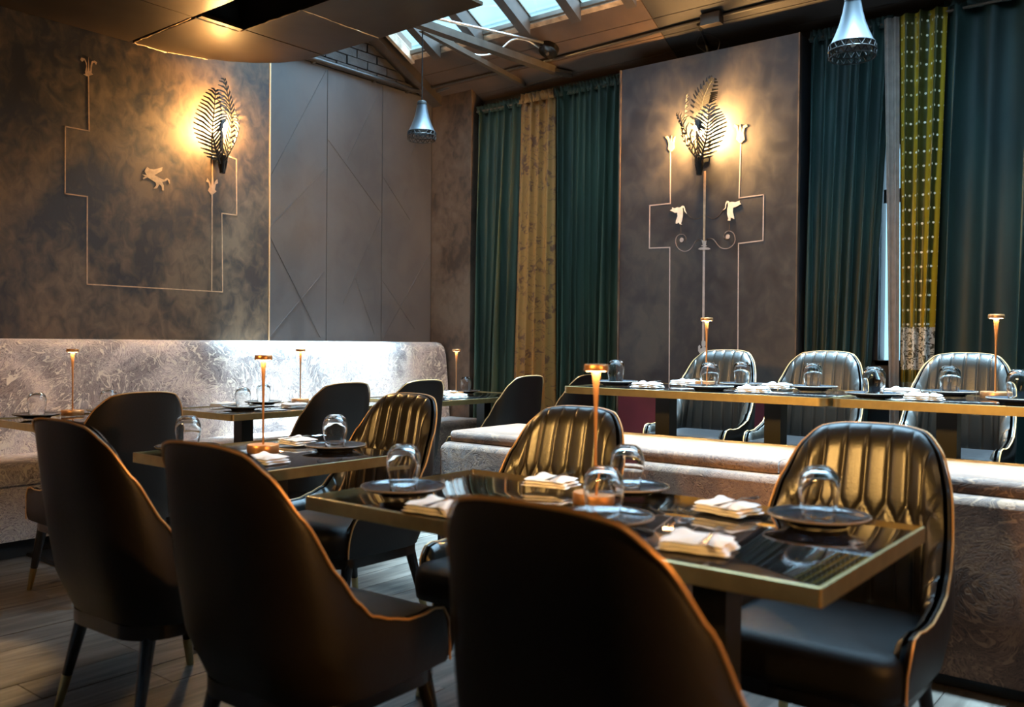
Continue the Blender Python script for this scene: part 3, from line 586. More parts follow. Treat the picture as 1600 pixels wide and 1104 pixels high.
# conduits, junction box, canopy, truss
def zc(y, off=.03): return roof_z(y) - off
t = empty('electrical_conduit', (-2.0, 5.86, 3.45)); tag(t, 'long dark conduit along the ceiling boards above the curtains', 'conduit')
MB().tube([(-3.7 - .0, 0, roof_z(5.86) - .03 - 3.45), (-2.2, 0.0, roof_z(5.86) - .03 - 3.45), (-1.0, -.03, roof_z(5.83) - .03 - 3.45), (4.3, -.08, roof_z(5.78) - .03 - 3.45)], 0.012, 8).build('pipe', MAT['conduit'], t)
MB().tube([(-0.98, -.02, .02), (-1.0, 0.05, .02), (-1.02, 0.20, -.06), (-1.01, 0.235, -.17)], 0.011, 8).build('drop_pipe', MAT['conduit'], t)
jb = inset_stack(.15, .07, .006, [(0, -.05), (0, .03)]); o = jb.build('junction_box', MAT['steel'], t, smooth=False); o.location = (-.86, -.05, .03)
MB().tube(catmull([(-1.0, .2, -.13), (-1.08, .16, -.06), (-1.0, .1, -.01), (-.9, .16, -.06), (-.95, .2, -.15)], 5), .004, 5).build('loose_wire', MAT['conduit'], t)
t = empty('wall_conduit', (XL + .03, 4.5, 3.43)); tag(t, 'glossy dark pipe along the top of the plain left panels', 'conduit')
MB().tube([(0, -.6, 0), (0, 1.2, .005), (0.03, 1.42, .03), (.25, 1.43, .05)], 0.022, 10).build('pipe', MAT['conduit'], t)
for yy in (0.1, .75, 1.15): MB().tube([(-.02, yy - .012, 0), (-.02, yy + .012, 0)], .034, 8).build('clip', MAT['conduit'], t)
t = empty('ceiling_rose', (-4.25, 5.77, roof_z(5.77) - .012)); tag(t, 'round black ceiling canopy with cable, on the sloping boards', 'canopy'); t.rotation_euler = (-math.atan(.5), 0, 0)
MB().lathe([(0.001, -.055), (.062, -.055), (.078, -.045), (.08, 0), (0.001, 0)], 28).build('housing', MAT['blackwood'], t)
MB().lathe([(0.001, -.07), (.012, -.07), (.014, -.055), (0.001, -.055)], 12).build('centre_screw', MAT['steel'], t)
tag(MB().tube(catmull([(-4.95, 5.30, 3.58), (-4.82, 5.35, 3.52), (-4.65, 5.4, 3.46), (-4.52, 5.45, 3.48), (-4.42, 5.5, 3.56), (-4.37, 5.6, 3.58), (-4.33, 5.7, 3.55), (-4.30, 5.76, 3.51)], 6), .006, 6).build('white_cable', MAT['whitecable']), 'loose white cable looping into the round black canopy', 'cable')
tag(MB().tube([(-4.35, 4.3, 3.41), (-4.25, 5.68, 3.555)], .011, 8).build('steel_rod', MAT['paleconduit']), 'thin bright metal rod running up to the round canopy', 'rod')
t = empty('roof_truss', (-4.35, 5.0, 3.36)); tag(t, 'angled grey steel truss members hanging below the skylight', 'truss')
def beam(p, q, w=.045, h=.045, name='chord', angle=True):
    p, q = Vector(p), Vector(q); d_ = (q - p).normalized(); s = d_.cross(Vector((0, 0, 1))).normalized(); v = s.cross(d_)
    mb = MB()
    def bar(a0, a1, b0, b1):
        mb.add([pt + s * a + v * b for pt in (p, q) for a, b in ((a0, b0), (a1, b0), (a1, b1), (a0, b1))], [(0, 1, 2, 3), (7, 6, 5, 4), (0, 4, 5, 1), (1, 5, 6, 2), (2, 6, 7, 3), (3, 7, 4, 0)])
    bar(-w / 2, w / 2, -.004, .004); bar(w / 2 - .008, w / 2, .004, h)
    if not angle: pass
    return mb.build(name, MAT['steel'], t, smooth=False)
beam((0, -2.2, -.08), (0, 1.06, .045), .07, .05)
beam((-.23, -.35, .07), (-.38, 1.07, .02), .04, .035)
beam((-.40, 1.07, .02), (0.02, 1.07, .035), .035, .03, name='link_plate')
beam((0.0, .98, .05), (.12, 1.06, .02), .11, .02, name='gusset')

# ------------------------------------------------------------------ curtains
def curtain(name, mat, x0t, x1t, x0b, x1b, zt, zb, nf, amp, y, label, group, ruffle=True, seed=1, nz=26, head=0.05, ztl=None):
    rnd = random.Random(seed); nx = nf * 10
    ph = [rnd.uniform(0.7, 1.3) for _ in range(nf + 2)]; am = [rnd.uniform(0.55, 1.25) for _ in range(nf + 2)]
    tot = sum(ph[:nf]); cuts = [0]
    for k in range(nf): cuts.append(cuts[-1] + ph[k] / tot)
    rows = []; uvs = []; L_ = 0
    for j in range(nz + 1):
        w = j / nz; row = []
        z = zt + (zb - zt) * w
        for i in range(nx + 1):
            k = min(i // 10, nf - 1); loc = (i - 10 * k) / 10
            uu = cuts[k] + (cuts[k + 1] - cuts[k]) * loc
            a = am[k] * amp * (0.55 + 0.6 * w) * (1 + .12 * math.sin(w * 5 + k * 1.7))
            xx0 = x0t + (x0b - x0t) * w; xx1 = x1t + (x1b - x1t) * w
            xx = xx0 + (xx1 - xx0) * uu + a * .35 * math.sin(2 * PI * loc) * (1 + w) * .5
            yy = y - a * (0.5 - 0.5 * math.cos(2 * PI * loc)) + .01 * math.sin(3 * w + k)
            zz = z + (0.012 * math.sin(i * 2.1 + seed) + .012 * math.sin(i * .9) if j == 0 and ruffle else 0)
            if ztl is not None: zz += ztl * (1 - w) * uu
            row.append((xx, yy, zz)); uvs.append((uu * abs(x1t - x0t) * 1.7, z))
        rows.append(row)
    mb = MB(); mb.grid(rows)
    o = empty(name, ((x0t + x1t) / 2, y, zb)); tag(o, label, 'curtain', group)
    c = mb.build('cloth', mat, o, uvs=uvs, recalc=False, angle=180); c.location = (-o.location[0], -o.location[1], -o.location[2])
    md = c.modifiers.new('thickness', 'SOLIDIFY'); md.thickness = 0.004
    if ruffle:   # gathered heading
        hr = []; n = max(8, nf * 6)
        for j in range(3):
            hr.append([(x0t + (x1t - x0t) * i / n, y - .03 + .022 * math.sin(i * 2.3 + seed + j) * (0.5 + .5 * j), zt - .03 + .03 * j + (.022 * abs(math.sin(i * 1.13 + seed)) if j == 2 else 0)) for i in range(n + 1)])
        h_ = MB(); h_.grid(hr); q = h_.build('gathered_heading', mat, o, uvs=[(p[0], p[2]) for rr in hr for p in rr], recalc=False, angle=180); q.location = (-o.location[0], -o.location[1], -o.location[2])
        md = q.modifiers.new('thickness', 'SOLIDIFY'); md.thickness = 0.004
    return o
CG = 'curtains along the back wall'
curtain('velvet_curtain', MAT['velvet_olive'], -5.23, -4.75, -5.23, -4.85, 3.24, 0.03, 5, .10, 6.07, 'green velvet curtain between rust panel and gold floral curtain', CG, seed=3)
curtain('floral_curtain', MAT['floral'], -4.745, -4.385, -4.83, -4.34, 3.25, 0.03, 4, .075, 6.05, 'gold floral curtain between two green velvet curtains', CG, seed=5)
curtain('velvet_curtain', MAT['velvet_olive'], -4.38, -3.68, -4.33, -3.72, 3.25, 0.03, 10, .10, 6.06, 'green velvet curtain just left of the mural with the swans', CG, seed=8)
curtain('velvet_curtain', MAT['velvet'], -2.235, -1.70, -2.25, -1.86, 3.27, 0.23, 7, .11, 6.06, 'green velvet curtain just right of the mural with the swans', CG, seed=11)
curtain('pale_curtain', MAT['sheer'], -1.745, -1.655, -1.67, -1.615, 3.285, 0.23, 2, .03, 6.01, 'narrow pale crinkled cloth hanging beside the dotted silk', CG, ruffle=False, seed=2)
curtain('dotted_curtain', MAT['dotted'], -1.655, -1.375, -1.612, -1.44, 3.29, 0.23, 3, .085, 6.03, 'olive silk curtain with painted-in yellow fold highlights, white dots and paisley border', CG, ruffle=False, seed=4)
curtain('velvet_curtain', MAT['velvet'], -1.40, 1.2, -1.46, 1.2, 3.29, 0.23, 15, .13, 6.09, 'wide dark green velvet curtain right of the dotted silk', CG, seed=17)
for x0, x1, z, lb in ((-5.25, -3.68, 3.235, 'curtain rod over the left group of curtains'), (-2.25, 1.3, 3.265, 'curtain rod over the right group of curtains')):
    t = empty('curtain_rod', (x0, 6.04, z)); tag(t, 'thin metal ' + lb, 'curtain rod')
    MB().tube([(0, 0, 0), (x1 - x0, 0, 0)], .009, 8).build('rod', MAT['steel'], t)
    for xx in (.03, x1 - x0 - .03): MB().box(xx - .01, xx + .01, 0, .11, -.012, .012).build('bracket', MAT['steel'], t, smooth=False)

# ------------------------------------------------------------------ banquettes
t = empty('wall_banquette', (XL, 0, 0)); tag(t, 'long marbled velvet banquette along the left wall', 'banquette')
Y0, Y1 = -1.6, 5.96
prof_back = [(0.05, 0.40), (0.05, 1.15), (0.06, 1.172), (0.10, 1.178), (0.16, 1.165), (0.20, 1.13), (0.225, 1.05), (0.25, 0.80), (0.285, 0.40)]
def extr(prof, y0, y1, n, endround=0.0):
    mb = MB(); rows = []
    for k in range(n + 1):
        y = y0 + (y1 - y0) * k / n; rows.append([(px_, y, pz) for px_, pz in prof])
    mb.grid(rows, wrap=True); m = len(prof)
    mb.f.append(tuple(range(m - 1, -1, -1))); mb.f.append(tuple(range(n * m, (n + 1) * m))); return mb
extr(prof_back, Y0, Y1, 2).build('backrest', MAT['fabric'], t, angle=50)
prof_seat = [(0.05, .40), (0.05, .505), (0.60, .51), (.70, .50), (.745, .475), (.76, .43), (.755, .40)]
for a, b_ in ((Y0, -.1), (-.096, 1.9), (1.904, 3.9), (3.904, Y1)):
    extr(prof_seat, a, b_, 1).build('seat_cushion', MAT['fabric'], t, angle=50)
extr([(0.05, .10), (0.05, .398), (.74, .398), (.745, .38), (.74, .12), (.735, .10)], Y0, Y1, 1).build('upholstered_base', MAT['fabric'], t, angle=50)
MB().box(.05, .69, Y0, Y1, .003, .098).build('plinth', MAT['dark'], t, smooth=False)

t = empty('platform_bench', (-3.12, 3.4, 0)); tag(t, 'backless marbled velvet bench dividing the room in front of the platform', 'bench')
def xextr(prof, x0, x1):   # prof in (y,z)
    mb = MB(); m = len(prof)
    rows = [[(x, a, b_) for a, b_ in prof] for x in (x0, x0 + .015, x1 - .015, x1)]
    cy = sum(p[0] for p in prof) / m; cz = sum(p[1] for p in prof) / m
    for rr in (0, 3): rows[rr] = [(q[0], cy + (q[1] - cy) * .975, cz + (q[2] - cz) * .94) for q in rows[rr]]
    mb.grid(rows, wrap=True); mb.f.append(tuple(range(m - 1, -1, -1))); mb.f.append(tuple(range(3 * m, 4 * m))); return mb
BL = 5.4
for a, b_ in ((0.0, 1.75), (1.755, 3.5), (3.505, BL)):
    xextr([(0.0, .672), (-.002, .706), (.006, .719), (.022, .724), (.56, .724), (.595, .712), (.605, .69), (.605, .672)], a, b_).build('seat_cushion', MAT['fabric_shaded'], t, angle=50)
xextr([(-.055, .045), (-.062, .640), (-.052, .660), (-.035, .668), (.018, .668), (.018, .045)], -.01, BL).build('upholstered_base', MAT['fabric_shaded'], t, angle=50)
MB().box(0.01, BL - .02, .022, .60, .21, .668).build('bench_frame', MAT['dark'], t, smooth=False)
o = MB().box(0.02, BL, -.035, .01, .003, .044).build('plinth', MAT['dark'], t, smooth=False)

# ------------------------------------------------------------------ chairs
HT = [(-.30, .95), (-.265, .945), (-.24, .915), (-.195, .830), (-.15, .695), (-.105, .605), (-.065, .550), (.0, .510), (.06, .494), (.12, .492), (.16, .497), (.195, .490), (.217, .462), (.230, .40)]
def interp(tab, x):
    if x <= tab[0][0]: return tab[0][1]
    for (a, b_), (c, d_) in zip(tab[:-1], tab[1:]):
        if x <= c:
            t_ = (x - a) / (c - a); t_ = t_ * t_ * (3 - 2 * t_) * .35 + t_ * .65
            return b_ + (d_ - b_) * t_
    return tab[-1][1]
W2, YC, DD = 0.272, -.055, .225
def plan():   # centreline samples of the U, from left arm tip to right arm tip : (x, y, nx, ny, arc)
    pts = []
    n = 100
    for i in range(n + 1):
        th = -PI / 2 + PI * i / n
        s_, c_ = math.sin(th), math.cos(th)
        pts.append((W2 * math.copysign(abs(s_) ** .62, s_), YC - DD * abs(c_) ** .62))
    arm = [(W2 - .012 * (k / 16) ** 2, YC + .283 * k / 16) for k in range(16, 0, -1)]
    pts = [(-x, y) for x, y in arm] + pts + [(x, y) for x, y in reversed(arm)]
    # resample evenly
    acc = [0]
    for (a, b_), (c, d_) in zip(pts[:-1], pts[1:]): acc.append(acc[-1] + math.hypot(c - a, d_ - b_))
    N_ = 340; out = []; k = 0
    for i in range(N_ + 1):
        s = acc[-1] * i / N_
        while k < len(acc) - 2 and acc[k + 1] < s: k += 1
        t_ = (s - acc[k]) / max(acc[k + 1] - acc[k], 1e-9)
        out.append((pts[k][0] + (pts[k + 1][0] - pts[k][0]) * t_, pts[k][1] + (pts[k + 1][1] - pts[k][1]) * t_, s - acc[-1] / 2))
    res = []
    for i, (x, y, s) in enumerate(out):
        a = out[max(i - 1, 0)]; b_ = out[min(i + 1, N_)]
        tx, ty = b_[0] - a[0], b_[1] - a[1]; l = math.hypot(tx, ty); nx, ny = ty / l, -tx / l   # outward
        res.append((x, y, nx, ny, s))
    return res
PL = plan()
def shape(x, y, z, back):   # lean of the back and taper towards the top
    k = max(0.0, (z - .45) / .5)
    sx = 1 - .10 * k ** 2 * (1 if back else 1) - .10 * max(0, (.45 - z) / .12) * .5
    yy = y - .085 * k * min(1, max(0, (-y - 0.0) / .2)) + (.05 * max(0, (.45 - z) / .12) * min(1, max(0, -y / .2)))
    return x * sx, yy
def top_h(x, y):
    h = interp(HT, y)
    h -= .055 * min(1, abs(x) / .26) ** 3.2 if y < -.2 else .055 * min(1, abs(x) / .26) ** 3.2 * max(0, (-y) / .2)
    return h
ZB = .335
def make_chair():
    root = empty('dining_chair'); tag(root, 'x', 'chair', 'leather dining chairs')
    TH = .040; NZ = 44
    outer = []; inner = []; rimtop = []
    cw = .072
    for (x, y, nx, ny, s) in PL:
        H_ = top_h(x, y); zo = []; th = TH * (0.75 if y > -.05 else 1)
        colo = []
        for j in range(15):
            z = ZB + (H_ - .012 - ZB) * j / 14
            X, Y = shape(x, y, z, True); bul = .006 * math.sin(PI * j / 14)
            colo.append((X + nx * bul, Y + ny * bul, z))
        X, Y = shape(x, y, H_, True)
        colo += [(X - nx * .002, Y - ny * .002, H_ - .004), (X - nx * .006, Y - ny * .006, H_), (X - nx * .0115, Y - ny * .0115, H_ - .003)]
        outer.append(colo); rimtop.append((X, Y, H_ - .006, nx, ny))
        coli = []
        for j in range(NZ + 1):
            jj = (j / NZ) ** 1.35; z = H_ - .003 - (H_ - .003 - .40) * jj
            X, Y = shape(x, y, z, True)
            d_ = 1.0
            if abs(s) < .40:
                z1, z0 = .725, .668
                if z > z1: e = min(abs((s / cw) % 1.0), 1 - abs((s / cw) % 1.0)) * cw
                elif z > z0:
                    o_ = .5 * (z1 - z) / (z1 - z0); q = (s / cw) % 1.0
                    e = min(abs(q - o_), abs(q - (1 - o_)), abs(q - 1 - o_), abs(q + 1 - (1 - o_))) * cw * .72
                else: q = (s / cw + .5) % 1.0; e = min(q, 1 - q) * cw
                d_ = 1 - math.exp(-(e / .0060))
                fade = min(1, (.40 - abs(s)) / .04) * min(1, max(0, (H_ - z - .0) / .012)) * min(1, max(0, (z - .42) / .05))
                bump = .011 * (d_ - 1) * fade + .007 * fade
            else: bump = 0
            tt = min(1, (H_ - z) / (.075 if y < -.1 else .035)); rr_ = math.sqrt(max(0, 1 - (1 - tt) ** 2)); full = th * .95 + .012 + .016 * math.sin(PI * jj) * (1 if y < -.1 else .3)
            off = .0115 + (full - .0115) * rr_ + bump * (.35 + .65 * rr_)
            coli.append((X - nx * off, Y - ny * off, z))
        inner.append(coli)
    mb = MB(); mb.grid(outer)
    for col in (outer[0], outer[-1]): pass
    # close arm fronts
    for idx, flip in ((0, False), (-1, True)):
        a = outer[idx]; b_ = [(p[0], p[1], p[2]) for p in inner[idx]]
        zz = [ZB + (a[14][2] - ZB) * j / 14 for j in range(15)]
        nx, ny = PL[idx][2], PL[idx][3]
        strip = [[(p[0], p[1] + .012 * 0, p[2]), (p[0] - nx * TH * .4, p[1] + .010, p[2]), (p[0] - nx * TH * .9, p[1], p[2])] for p in a[:15]]
        mb.grid(strip)
    shell = mb.build('outer_shell', MAT['leather'], root, angle=60)
    MB().grid(inner).build('quilted_lining', MAT['leather_in'], root, angle=180, recalc=False)
    pp = [(x + nx * .002, y + ny * .002, z + .004) for x, y, z, nx, ny in rimtop[::2]]
    lo = [(pp[0][0], pp[0][1] + .004, z) for z in (.34, .37)]; hi = [(pp[-1][0], pp[-1][1] + .004, z) for z in (.37, .34)]
    MB().tube(lo + pp + hi, .0034, 6).build('piping', MAT['piping'], root)
    # seat cushion
    sw, sd = .50, .52
    st = inset_stack(sw, sd, .09, [(.03, .335), (.004, .345), (0, .37), (0, .41), (.006, .430), (.022, .446), (.06, .454), (.12, .458), (.20, .459)], seg=7)
    seat = st.build('seat', MAT['leather_seat'], root, angle=60); seat.location = (0, .052, 0)
    ri = inset_stack(.47, .50, .13, [(0, .290), (0, .334)], seg=7).build('seat_frame', MAT['blackwood'], root); ri.location = (0, .02, 0)
    legm = []
    for sx in (-1, 1):
        for (ya, yb, xa, xb) in ((-.17, -.235, .185, .225), (.19, .25, .20, .235)):
            top = Vector((sx * xa, ya, .30)); bot = Vector((sx * xb, yb, 0)); mid = bot + (top - bot) * (.105 / .30)
            lg = MB().tube([top, mid], [.023, .0155], 12).build('leg', MAT['blackwood'], root)
            MB().tube([mid, bot], [.0160, .0115], 12).build('leg_tip', MAT['brass'], lg)
    return root
proto = make_chair()
CHG = 'leather dining chairs'
PZ = 0.2
chairs = [
    (-0.80, 1.40, 0, 0.0, 'black leather chair seen from behind, nearest the camera, filling the bottom centre'),
    (-1.84, 1.50, 0, 2.0, 'black leather chair seen from behind at left end of the big front table'),
    (-2.68, 1.56, 0, 2.0, 'black leather chair seen from behind, leftmost in the photo, brass-tipped legs showing'),
    (-0.825, 2.43, 0, 180.0, 'quilted leather chair facing us beside the front table corner, largest quilted back'),
    (-1.85, 2.38, 0, 181.0, 'quilted leather chair facing us across the big table, in front of the velvet bench'),
    (-2.88, 2.52, 0, 180.0, 'quilted leather chair facing us at the small square table'),
    (-4.12, 2.09, 0, 90.0, 'black chair with its back to us at the leftmost banquette table'),
    (-4.22, 3.36, 0, 90.0, 'black chair with its back to us at the middle banquette table, nearer one'),
    (-4.20, 3.97, 0, 90.0, 'black chair at the middle banquette table, farther one, half hidden by a quilted chair'),
    (-4.22, 5.06, 0, 90.0, 'black chair with its back to us in front of the gold floral curtain'),
    (-4.10, 5.65, 0, 90.0, 'black chair farthest back, in front of the green curtain beside the mural'),
    (-2.47, 4.92, PZ, 180.0, 'quilted chair on the platform in front of the swan mural'),
    (-1.83, 4.92, PZ, 180.0, 'quilted chair on the platform in front of the green curtain left of the dotted silk'),
    (-1.08, 4.92, PZ, 180.0, 'quilted chair on the platform behind the right table with the lamp'),
    (-0.42, 4.92, PZ, 180.0, 'quilted chair on the platform cut off by the right edge of the photo'),
]
for k, (x, y, z, a, lb) in enumerate(chairs):
    if k == 0: proto.location = (x, y, z); proto.rotation_euler = (0, 0, math.radians(a)); proto['label'] = lb
    else: copy_thing(proto, (x, y, z), math.radians(a), lb, CHG)

# ------------------------------------------------------------------ tables
def table(x0, x1, y0, y1, z, base, rad, legs, label, rot=0.0):
    cx, cy = (x0 + x1) / 2, (y0 + y1) / 2; w, d_ = x1 - x0, y1 - y0
    root = empty('dining_table', (cx, cy, base), rot); tag(root, label, 'table', 'black marble tables'); h = z - base
    inset_stack(w - .012, d_ - .012, rad, [(0, h - .030), (0, h - .001), (.002, h)], seg=6).build('tabletop', MAT['marble'], root, angle=30)
    po = rrect(w, d_, rad + .006, 6); pi_ = rrect(w - .0125, d_ - .0125, rad, 6); n = len(po)
    mb = MB(); mb.grid([[(*p, h - .036) for p in pi_], [(*p, h - .036) for p in po], [(*p, h) for p in po], [(*p, h + .0012) for p in pi_], [(*p, h - .036) for p in pi_]], wrap=True)
    mb.build('brass_edge', MAT['brass'], root, angle=40)
    for lx, ly in legs:
        MB().box(lx - cx - .042, lx - cx + .042, ly - cy - .042, ly - cy + .042, .02, h - .031).build('column', MAT['iron'], root, smooth=False)
        o = inset_stack(.42, .42, .02, [(0, .003), (0, .014), (.006, .02)]).build('foot_plate', MAT['iron'], root, angle=30); o.location = (lx - cx, ly - cy, 0)
        o = inset_stack(.30, .30, .02, [(0, h - .038), (0, h - .031)]).build('mounting_plate', MAT['iron'], root, angle=30); o.location = (lx - cx, ly - cy, 0)
    return root
table(-1.985, -.55, 1.57, 2.28, .75, 0, .003, ((-1.63, 1.93), (-.92, 1.93)), 'large black marble table with sharp brass corner, nearest the camera')
table(-3.235, -2.45, 1.745, 2.46, .75, 0, .003, ((-2.85, 2.10),), 'small square marble table between the two leftmost foreground chairs')
table(-5.15, -4.47, 1.98, 2.70, .75, 0, .012, ((-4.86, 2.34),), 'leftmost marble table by the wall banquette')
table(-5.15, -4.45, 3.00, 4.40, .75, 0, .012, ((-4.80, 3.32), (-4.80, 4.08)), 'middle marble table by the wall banquette with two chairs')
table(-5.15, -4.42, 4.57, 5.93, .75, 0, .012, ((-4.78, 4.85), (-4.78, 5.62)), 'farthest marble table by the wall banquette, beside the rust panel')
table(-2.76, -1.345, 3.88, 4.66, .95, PZ, .045, ((-2.36, 4.30), (-1.745, 4.30)), 'left marble table on the platform with rounded brass corners')
table(-1.335, 0.08, 3.88, 4.66, .95, PZ, .045, ((-.95, 4.30), (-.33, 4.30)), 'right marble table on the platform, under the near pendant lamp')

# ------------------------------------------------------------------ table settings
def make_plate():
    root = empty('plate'); tag(root, 'x', 'plate', 'dark ceramic plates')
    prof = [(0.001, .0), (.068, 0), (.070, .003), (.074, .008), (.112, .016), (.1185, .021), (.1185, .0245), (.114, .0250), (.106, .021), (.085, .0165), (.055, .0155), (0.001, .0155)]
    MB().lathe(prof, 40).build('dish', MAT['plate'], root, angle=50)
    MB().lathe([(.1172, .0225), (.1192, .0215), (.1200, .0235), (.1185, .0256), (.1165, .0255)], 40, closed=True).build('rim_glaze', simple('worn_rim_glaze', (.20, .17, .14), .25), root)
    return root
def make_glass():
    root = empty('tumbler'); tag(root, 'x', 'glass', 'upturned clear tumblers')
    # turned upside down: rim at z=0, heavy base on top
    outer = [(.036, 0), (.0372, .001), (.0405, .018), (.0455, .045), (.0480, .068), (.0475, .085), (.0435, .102), (.0350, .115), (.0260, .1215), (.024, .1225), (0.0005, .1212)]
    inner = [(0.0005, .114), (.018, .113), (.031, .107), (.0405, .094), (.0445, .078), (.0457, .066), (.0435, .045), (.0388, .018), (.0352, .0008)]
    MB().lathe(outer + inner, 40, closed=False).build('bowl', MAT['glass'], root, angle=70)
    return root
def make_napkin(seed):
    root = empty('napkin'); tag(root, 'x', 'napkin', 'folded white napkins'); rnd = random.Random(seed)
    w, d_ = .15, .115
    for L_, (ww, dd, z0, z1) in enumerate(((w, d_, 0, .009), (w * .96, d_ * .97, .008, .017), (w * .9, d_ * .93, .016, .027))):
        rows = []
        nX, nY = 12, 10
        P = []
        for j in range(nY + 1):
            row = []
            for i in range(nX + 1):
                a, b_ = i / nX * 2 - 1, j / nY * 2 - 1
                sx = math.copysign(abs(a) ** .8, a); sy = math.copysign(abs(b_) ** .8, b_)
                edge = max(abs(a), abs(b_)) ** 8
                z = z1 + .004 * math.sin(i * 1.1 + L_ * 2 + seed) * math.cos(j * .8 + seed) * (1 if L_ == 2 else .3) + .006 * math.exp(-((a * .6 + b_ * .8 - .1) / .25) ** 2) * (L_ == 2)
                z = z * (1 - edge) + (z0 + z1) / 2 * edge
                row.append((sx * ww / 2 + .004 * math.sin(j + L_), sy * dd / 2 + .003 * math.cos(i * 1.3 + L_), z))
            P.append(row)
        mb = MB(); mb.grid(P); Q = [[(p[0], p[1], min(p[2], (z0 + z1) / 2) - ((z0 + z1) / 2 - z0) * (1 - max(abs(i / nX * 2 - 1), abs(j / nY * 2 - 1)) ** 8)) for i, p in enumerate(r_)] for j, r_ in enumerate(P)]
        mb.grid([list(reversed(r_)) for r_ in Q]); mb.build('fold', MAT['linen'], root, angle=180, recalc=False)
    return root
def make_fork():
    root = empty('fork'); tag(root, 'x', 'fork', 'forks on the napkins')
    mb = MB()
    P = []
    for y, hw, z in ((-.095, .0075, .001), (-.08, .008, .001), (-.03, .0035, .003), (.03, .003, .005), (.045, .009, .003), (.06, .011, .001)):
        P.append([(-hw, y, z), (hw, y, z), (hw, y, z + .002), (-hw, y, z + .002)])
    mb.grid(P, wrap=True); mb.f.append((3, 2, 1, 0)); mb.f.append((20, 21, 22, 23)); mb.build('handle', MAT['fork'], root, angle=50)
    for k in range(4):
        x = -.0095 + k * .0063
        MB().tube([(x, .058, .002), (x, .075, .001), (x, .098, .004)], [.0018, .0016, .001], 5).build('tine', MAT['fork'], root)
    return root
def make_lamp():
    root = empty('table_lamp'); tag(root, 'x', 'lamp', 'slender bronze table lamps')
    MB().lathe([(0.001, 0), (.058, 0), (.060, .003), (.060, .027), (.058, .030), (0.001, .030)], 32).build('base', MAT['copper'], root, angle=50)
    MB().lathe([(.0042, .029), (.0042, .18), (.0055, .26), (.0085, .32), (.0115, .352), (.0120, .356)], 16).build('stem', MAT['copper'], root)
    MB().lathe([(0.001, .372), (.031, .372), (.0325, .370), (.0335, .356), (.0325, .3545), (0.001, .3555)], 28).build('head', MAT['copper'], root, angle=50)
    MB().lathe([(.0125, .3538), (.027, .3538)], 24).build('led_ring', MAT['led'], root)
    return root
plate0, glass0, fork0, lamp0 = make_plate(), make_glass(), make_fork(), make_lamp()
napkins0 = [make_napkin(s) for s in (1, 4)]
used = set()
def place(p, x, y, z, rz, lb, grp):
    if id(p) not in used:
        used.add(id(p)); p.location = (x, y, z); p.rotation_euler = (0, 0, math.radians(rz)); p['label'] = lb; p['group'] = grp; return p
    return copy_thing(p, (x, y, z), math.radians(rz), lb, grp)
def setting(x, y, z, where, plate_=True, glass=True):
    if plate_: place(plate0, x, y, z, random.uniform(0, 360), 'dark round ceramic plate ' + where, 'dark ceramic plates')
    if glass: place(glass0, x, y, z + (.0158 if plate_ else 0), random.uniform(0, 360), 'upturned tumbler ' + where, 'upturned clear tumblers')
nn = [0]
def napkin(x, y, z, rz, where, fork=True):
    k = nn[0] % 2; nn[0] += 1
    place(napkins0[k], x, y, z, rz, 'folded white napkin ' + where, 'folded white napkins')
    if fork: place(fork0, x + .03 * math.cos(math.radians(rz)), y + .03 * math.sin(math.radians(rz)), z + .031, rz + 4, 'steel fork on napkin ' + where, 'forks on the napkins')
def lamp(x, y, z, where):
    place(lamp0, x, y, z, 0, 'slender bronze table lamp ' + where, 'slender bronze table lamps')
    light('lamp_glow', 'AREA', (x, y, z + .3525), 2.2, (1.0, .60, .28), shape='DISK', size=.058)
T = .7515
setting(-.755, 2.13, T, 'at the right end of the large front table')
setting(-1.33, 2.20, T, 'beside the lamp on the far side of the large front table')
setting(-1.80, 1.77, T, 'at the left end of the large front table')
setting(-1.14, 1.78, T, 'hidden behind the nearest chair back on the front table')
napkin(-.985, 2.12, T, -12, 'in front of the largest quilted chair')
napkin(-1.57, 2.16, T, 8, 'on the front table in front of the chair by the bench')
napkin(-1.545, 1.64, T, 5, 'on the near edge of the large front table, left part')
napkin(-.855, 1.70, T, 10, 'on the near edge of the large front table, right part')
lamp(-1.315, 2.01, T, 'on the large front table')
setting(-2.72, 2.30, T, 'on the right of the small square table')
setting(-3.09, 1.89, T, 'on the left of the small square table')
napkin(-2.99, 2.33, T, -5, 'beside the lamp on the small square table')
napkin(-2.62, 1.90, T, 5, 'on the near side of the small square table', False)
lamp(-2.88, 2.08, T, 'on the small square table')
setting(-5.00, 2.16, T, 'on the near side of the leftmost banquette table')
setting(-5.02, 2.565, T, 'right of the lamp on the leftmost banquette table')
napkin(-4.66, 2.46, T, 80, 'on the leftmost banquette table', False)
lamp(-5.04, 2.37, T, 'on the leftmost banquette table')
setting(-4.72, 3.26, T, 'on the near end of the middle banquette table')
setting(-5.01, 3.62, T, 'by the backrest on the middle banquette table')
napkin(-5.03, 3.33, T, 95, 'by the backrest on the middle banquette table', False)
napkin(-4.66, 3.60, T, 85, 'on the room side of the middle banquette table')
napkin(-4.66, 4.05, T, 85, 'at the far end of the middle banquette table', False)
lamp(-4.98, 3.90, T, 'on the middle banquette table')
setting(-4.74, 4.86, T, 'on the near end of the farthest banquette table')
setting(-4.98, 5.62, T, 'on the far end of the farthest banquette table')
napkin(-4.60, 5.08, T, 85, 'on the room side of the farthest banquette table')
napkin(-4.92, 5.34, T, 95, 'behind the lamp on the farthest banquette table', False)
lamp(-4.80, 5.30, T, 'on the farthest banquette table')
U = .9515
setting(-2.60, 4.17, U, 'at the left end of the left platform table')
setting(-1.99, 4.06, U, 'on the near side of the left platform table')
setting(-2.0, 4.47, U, 'behind the lamp on the left platform table')
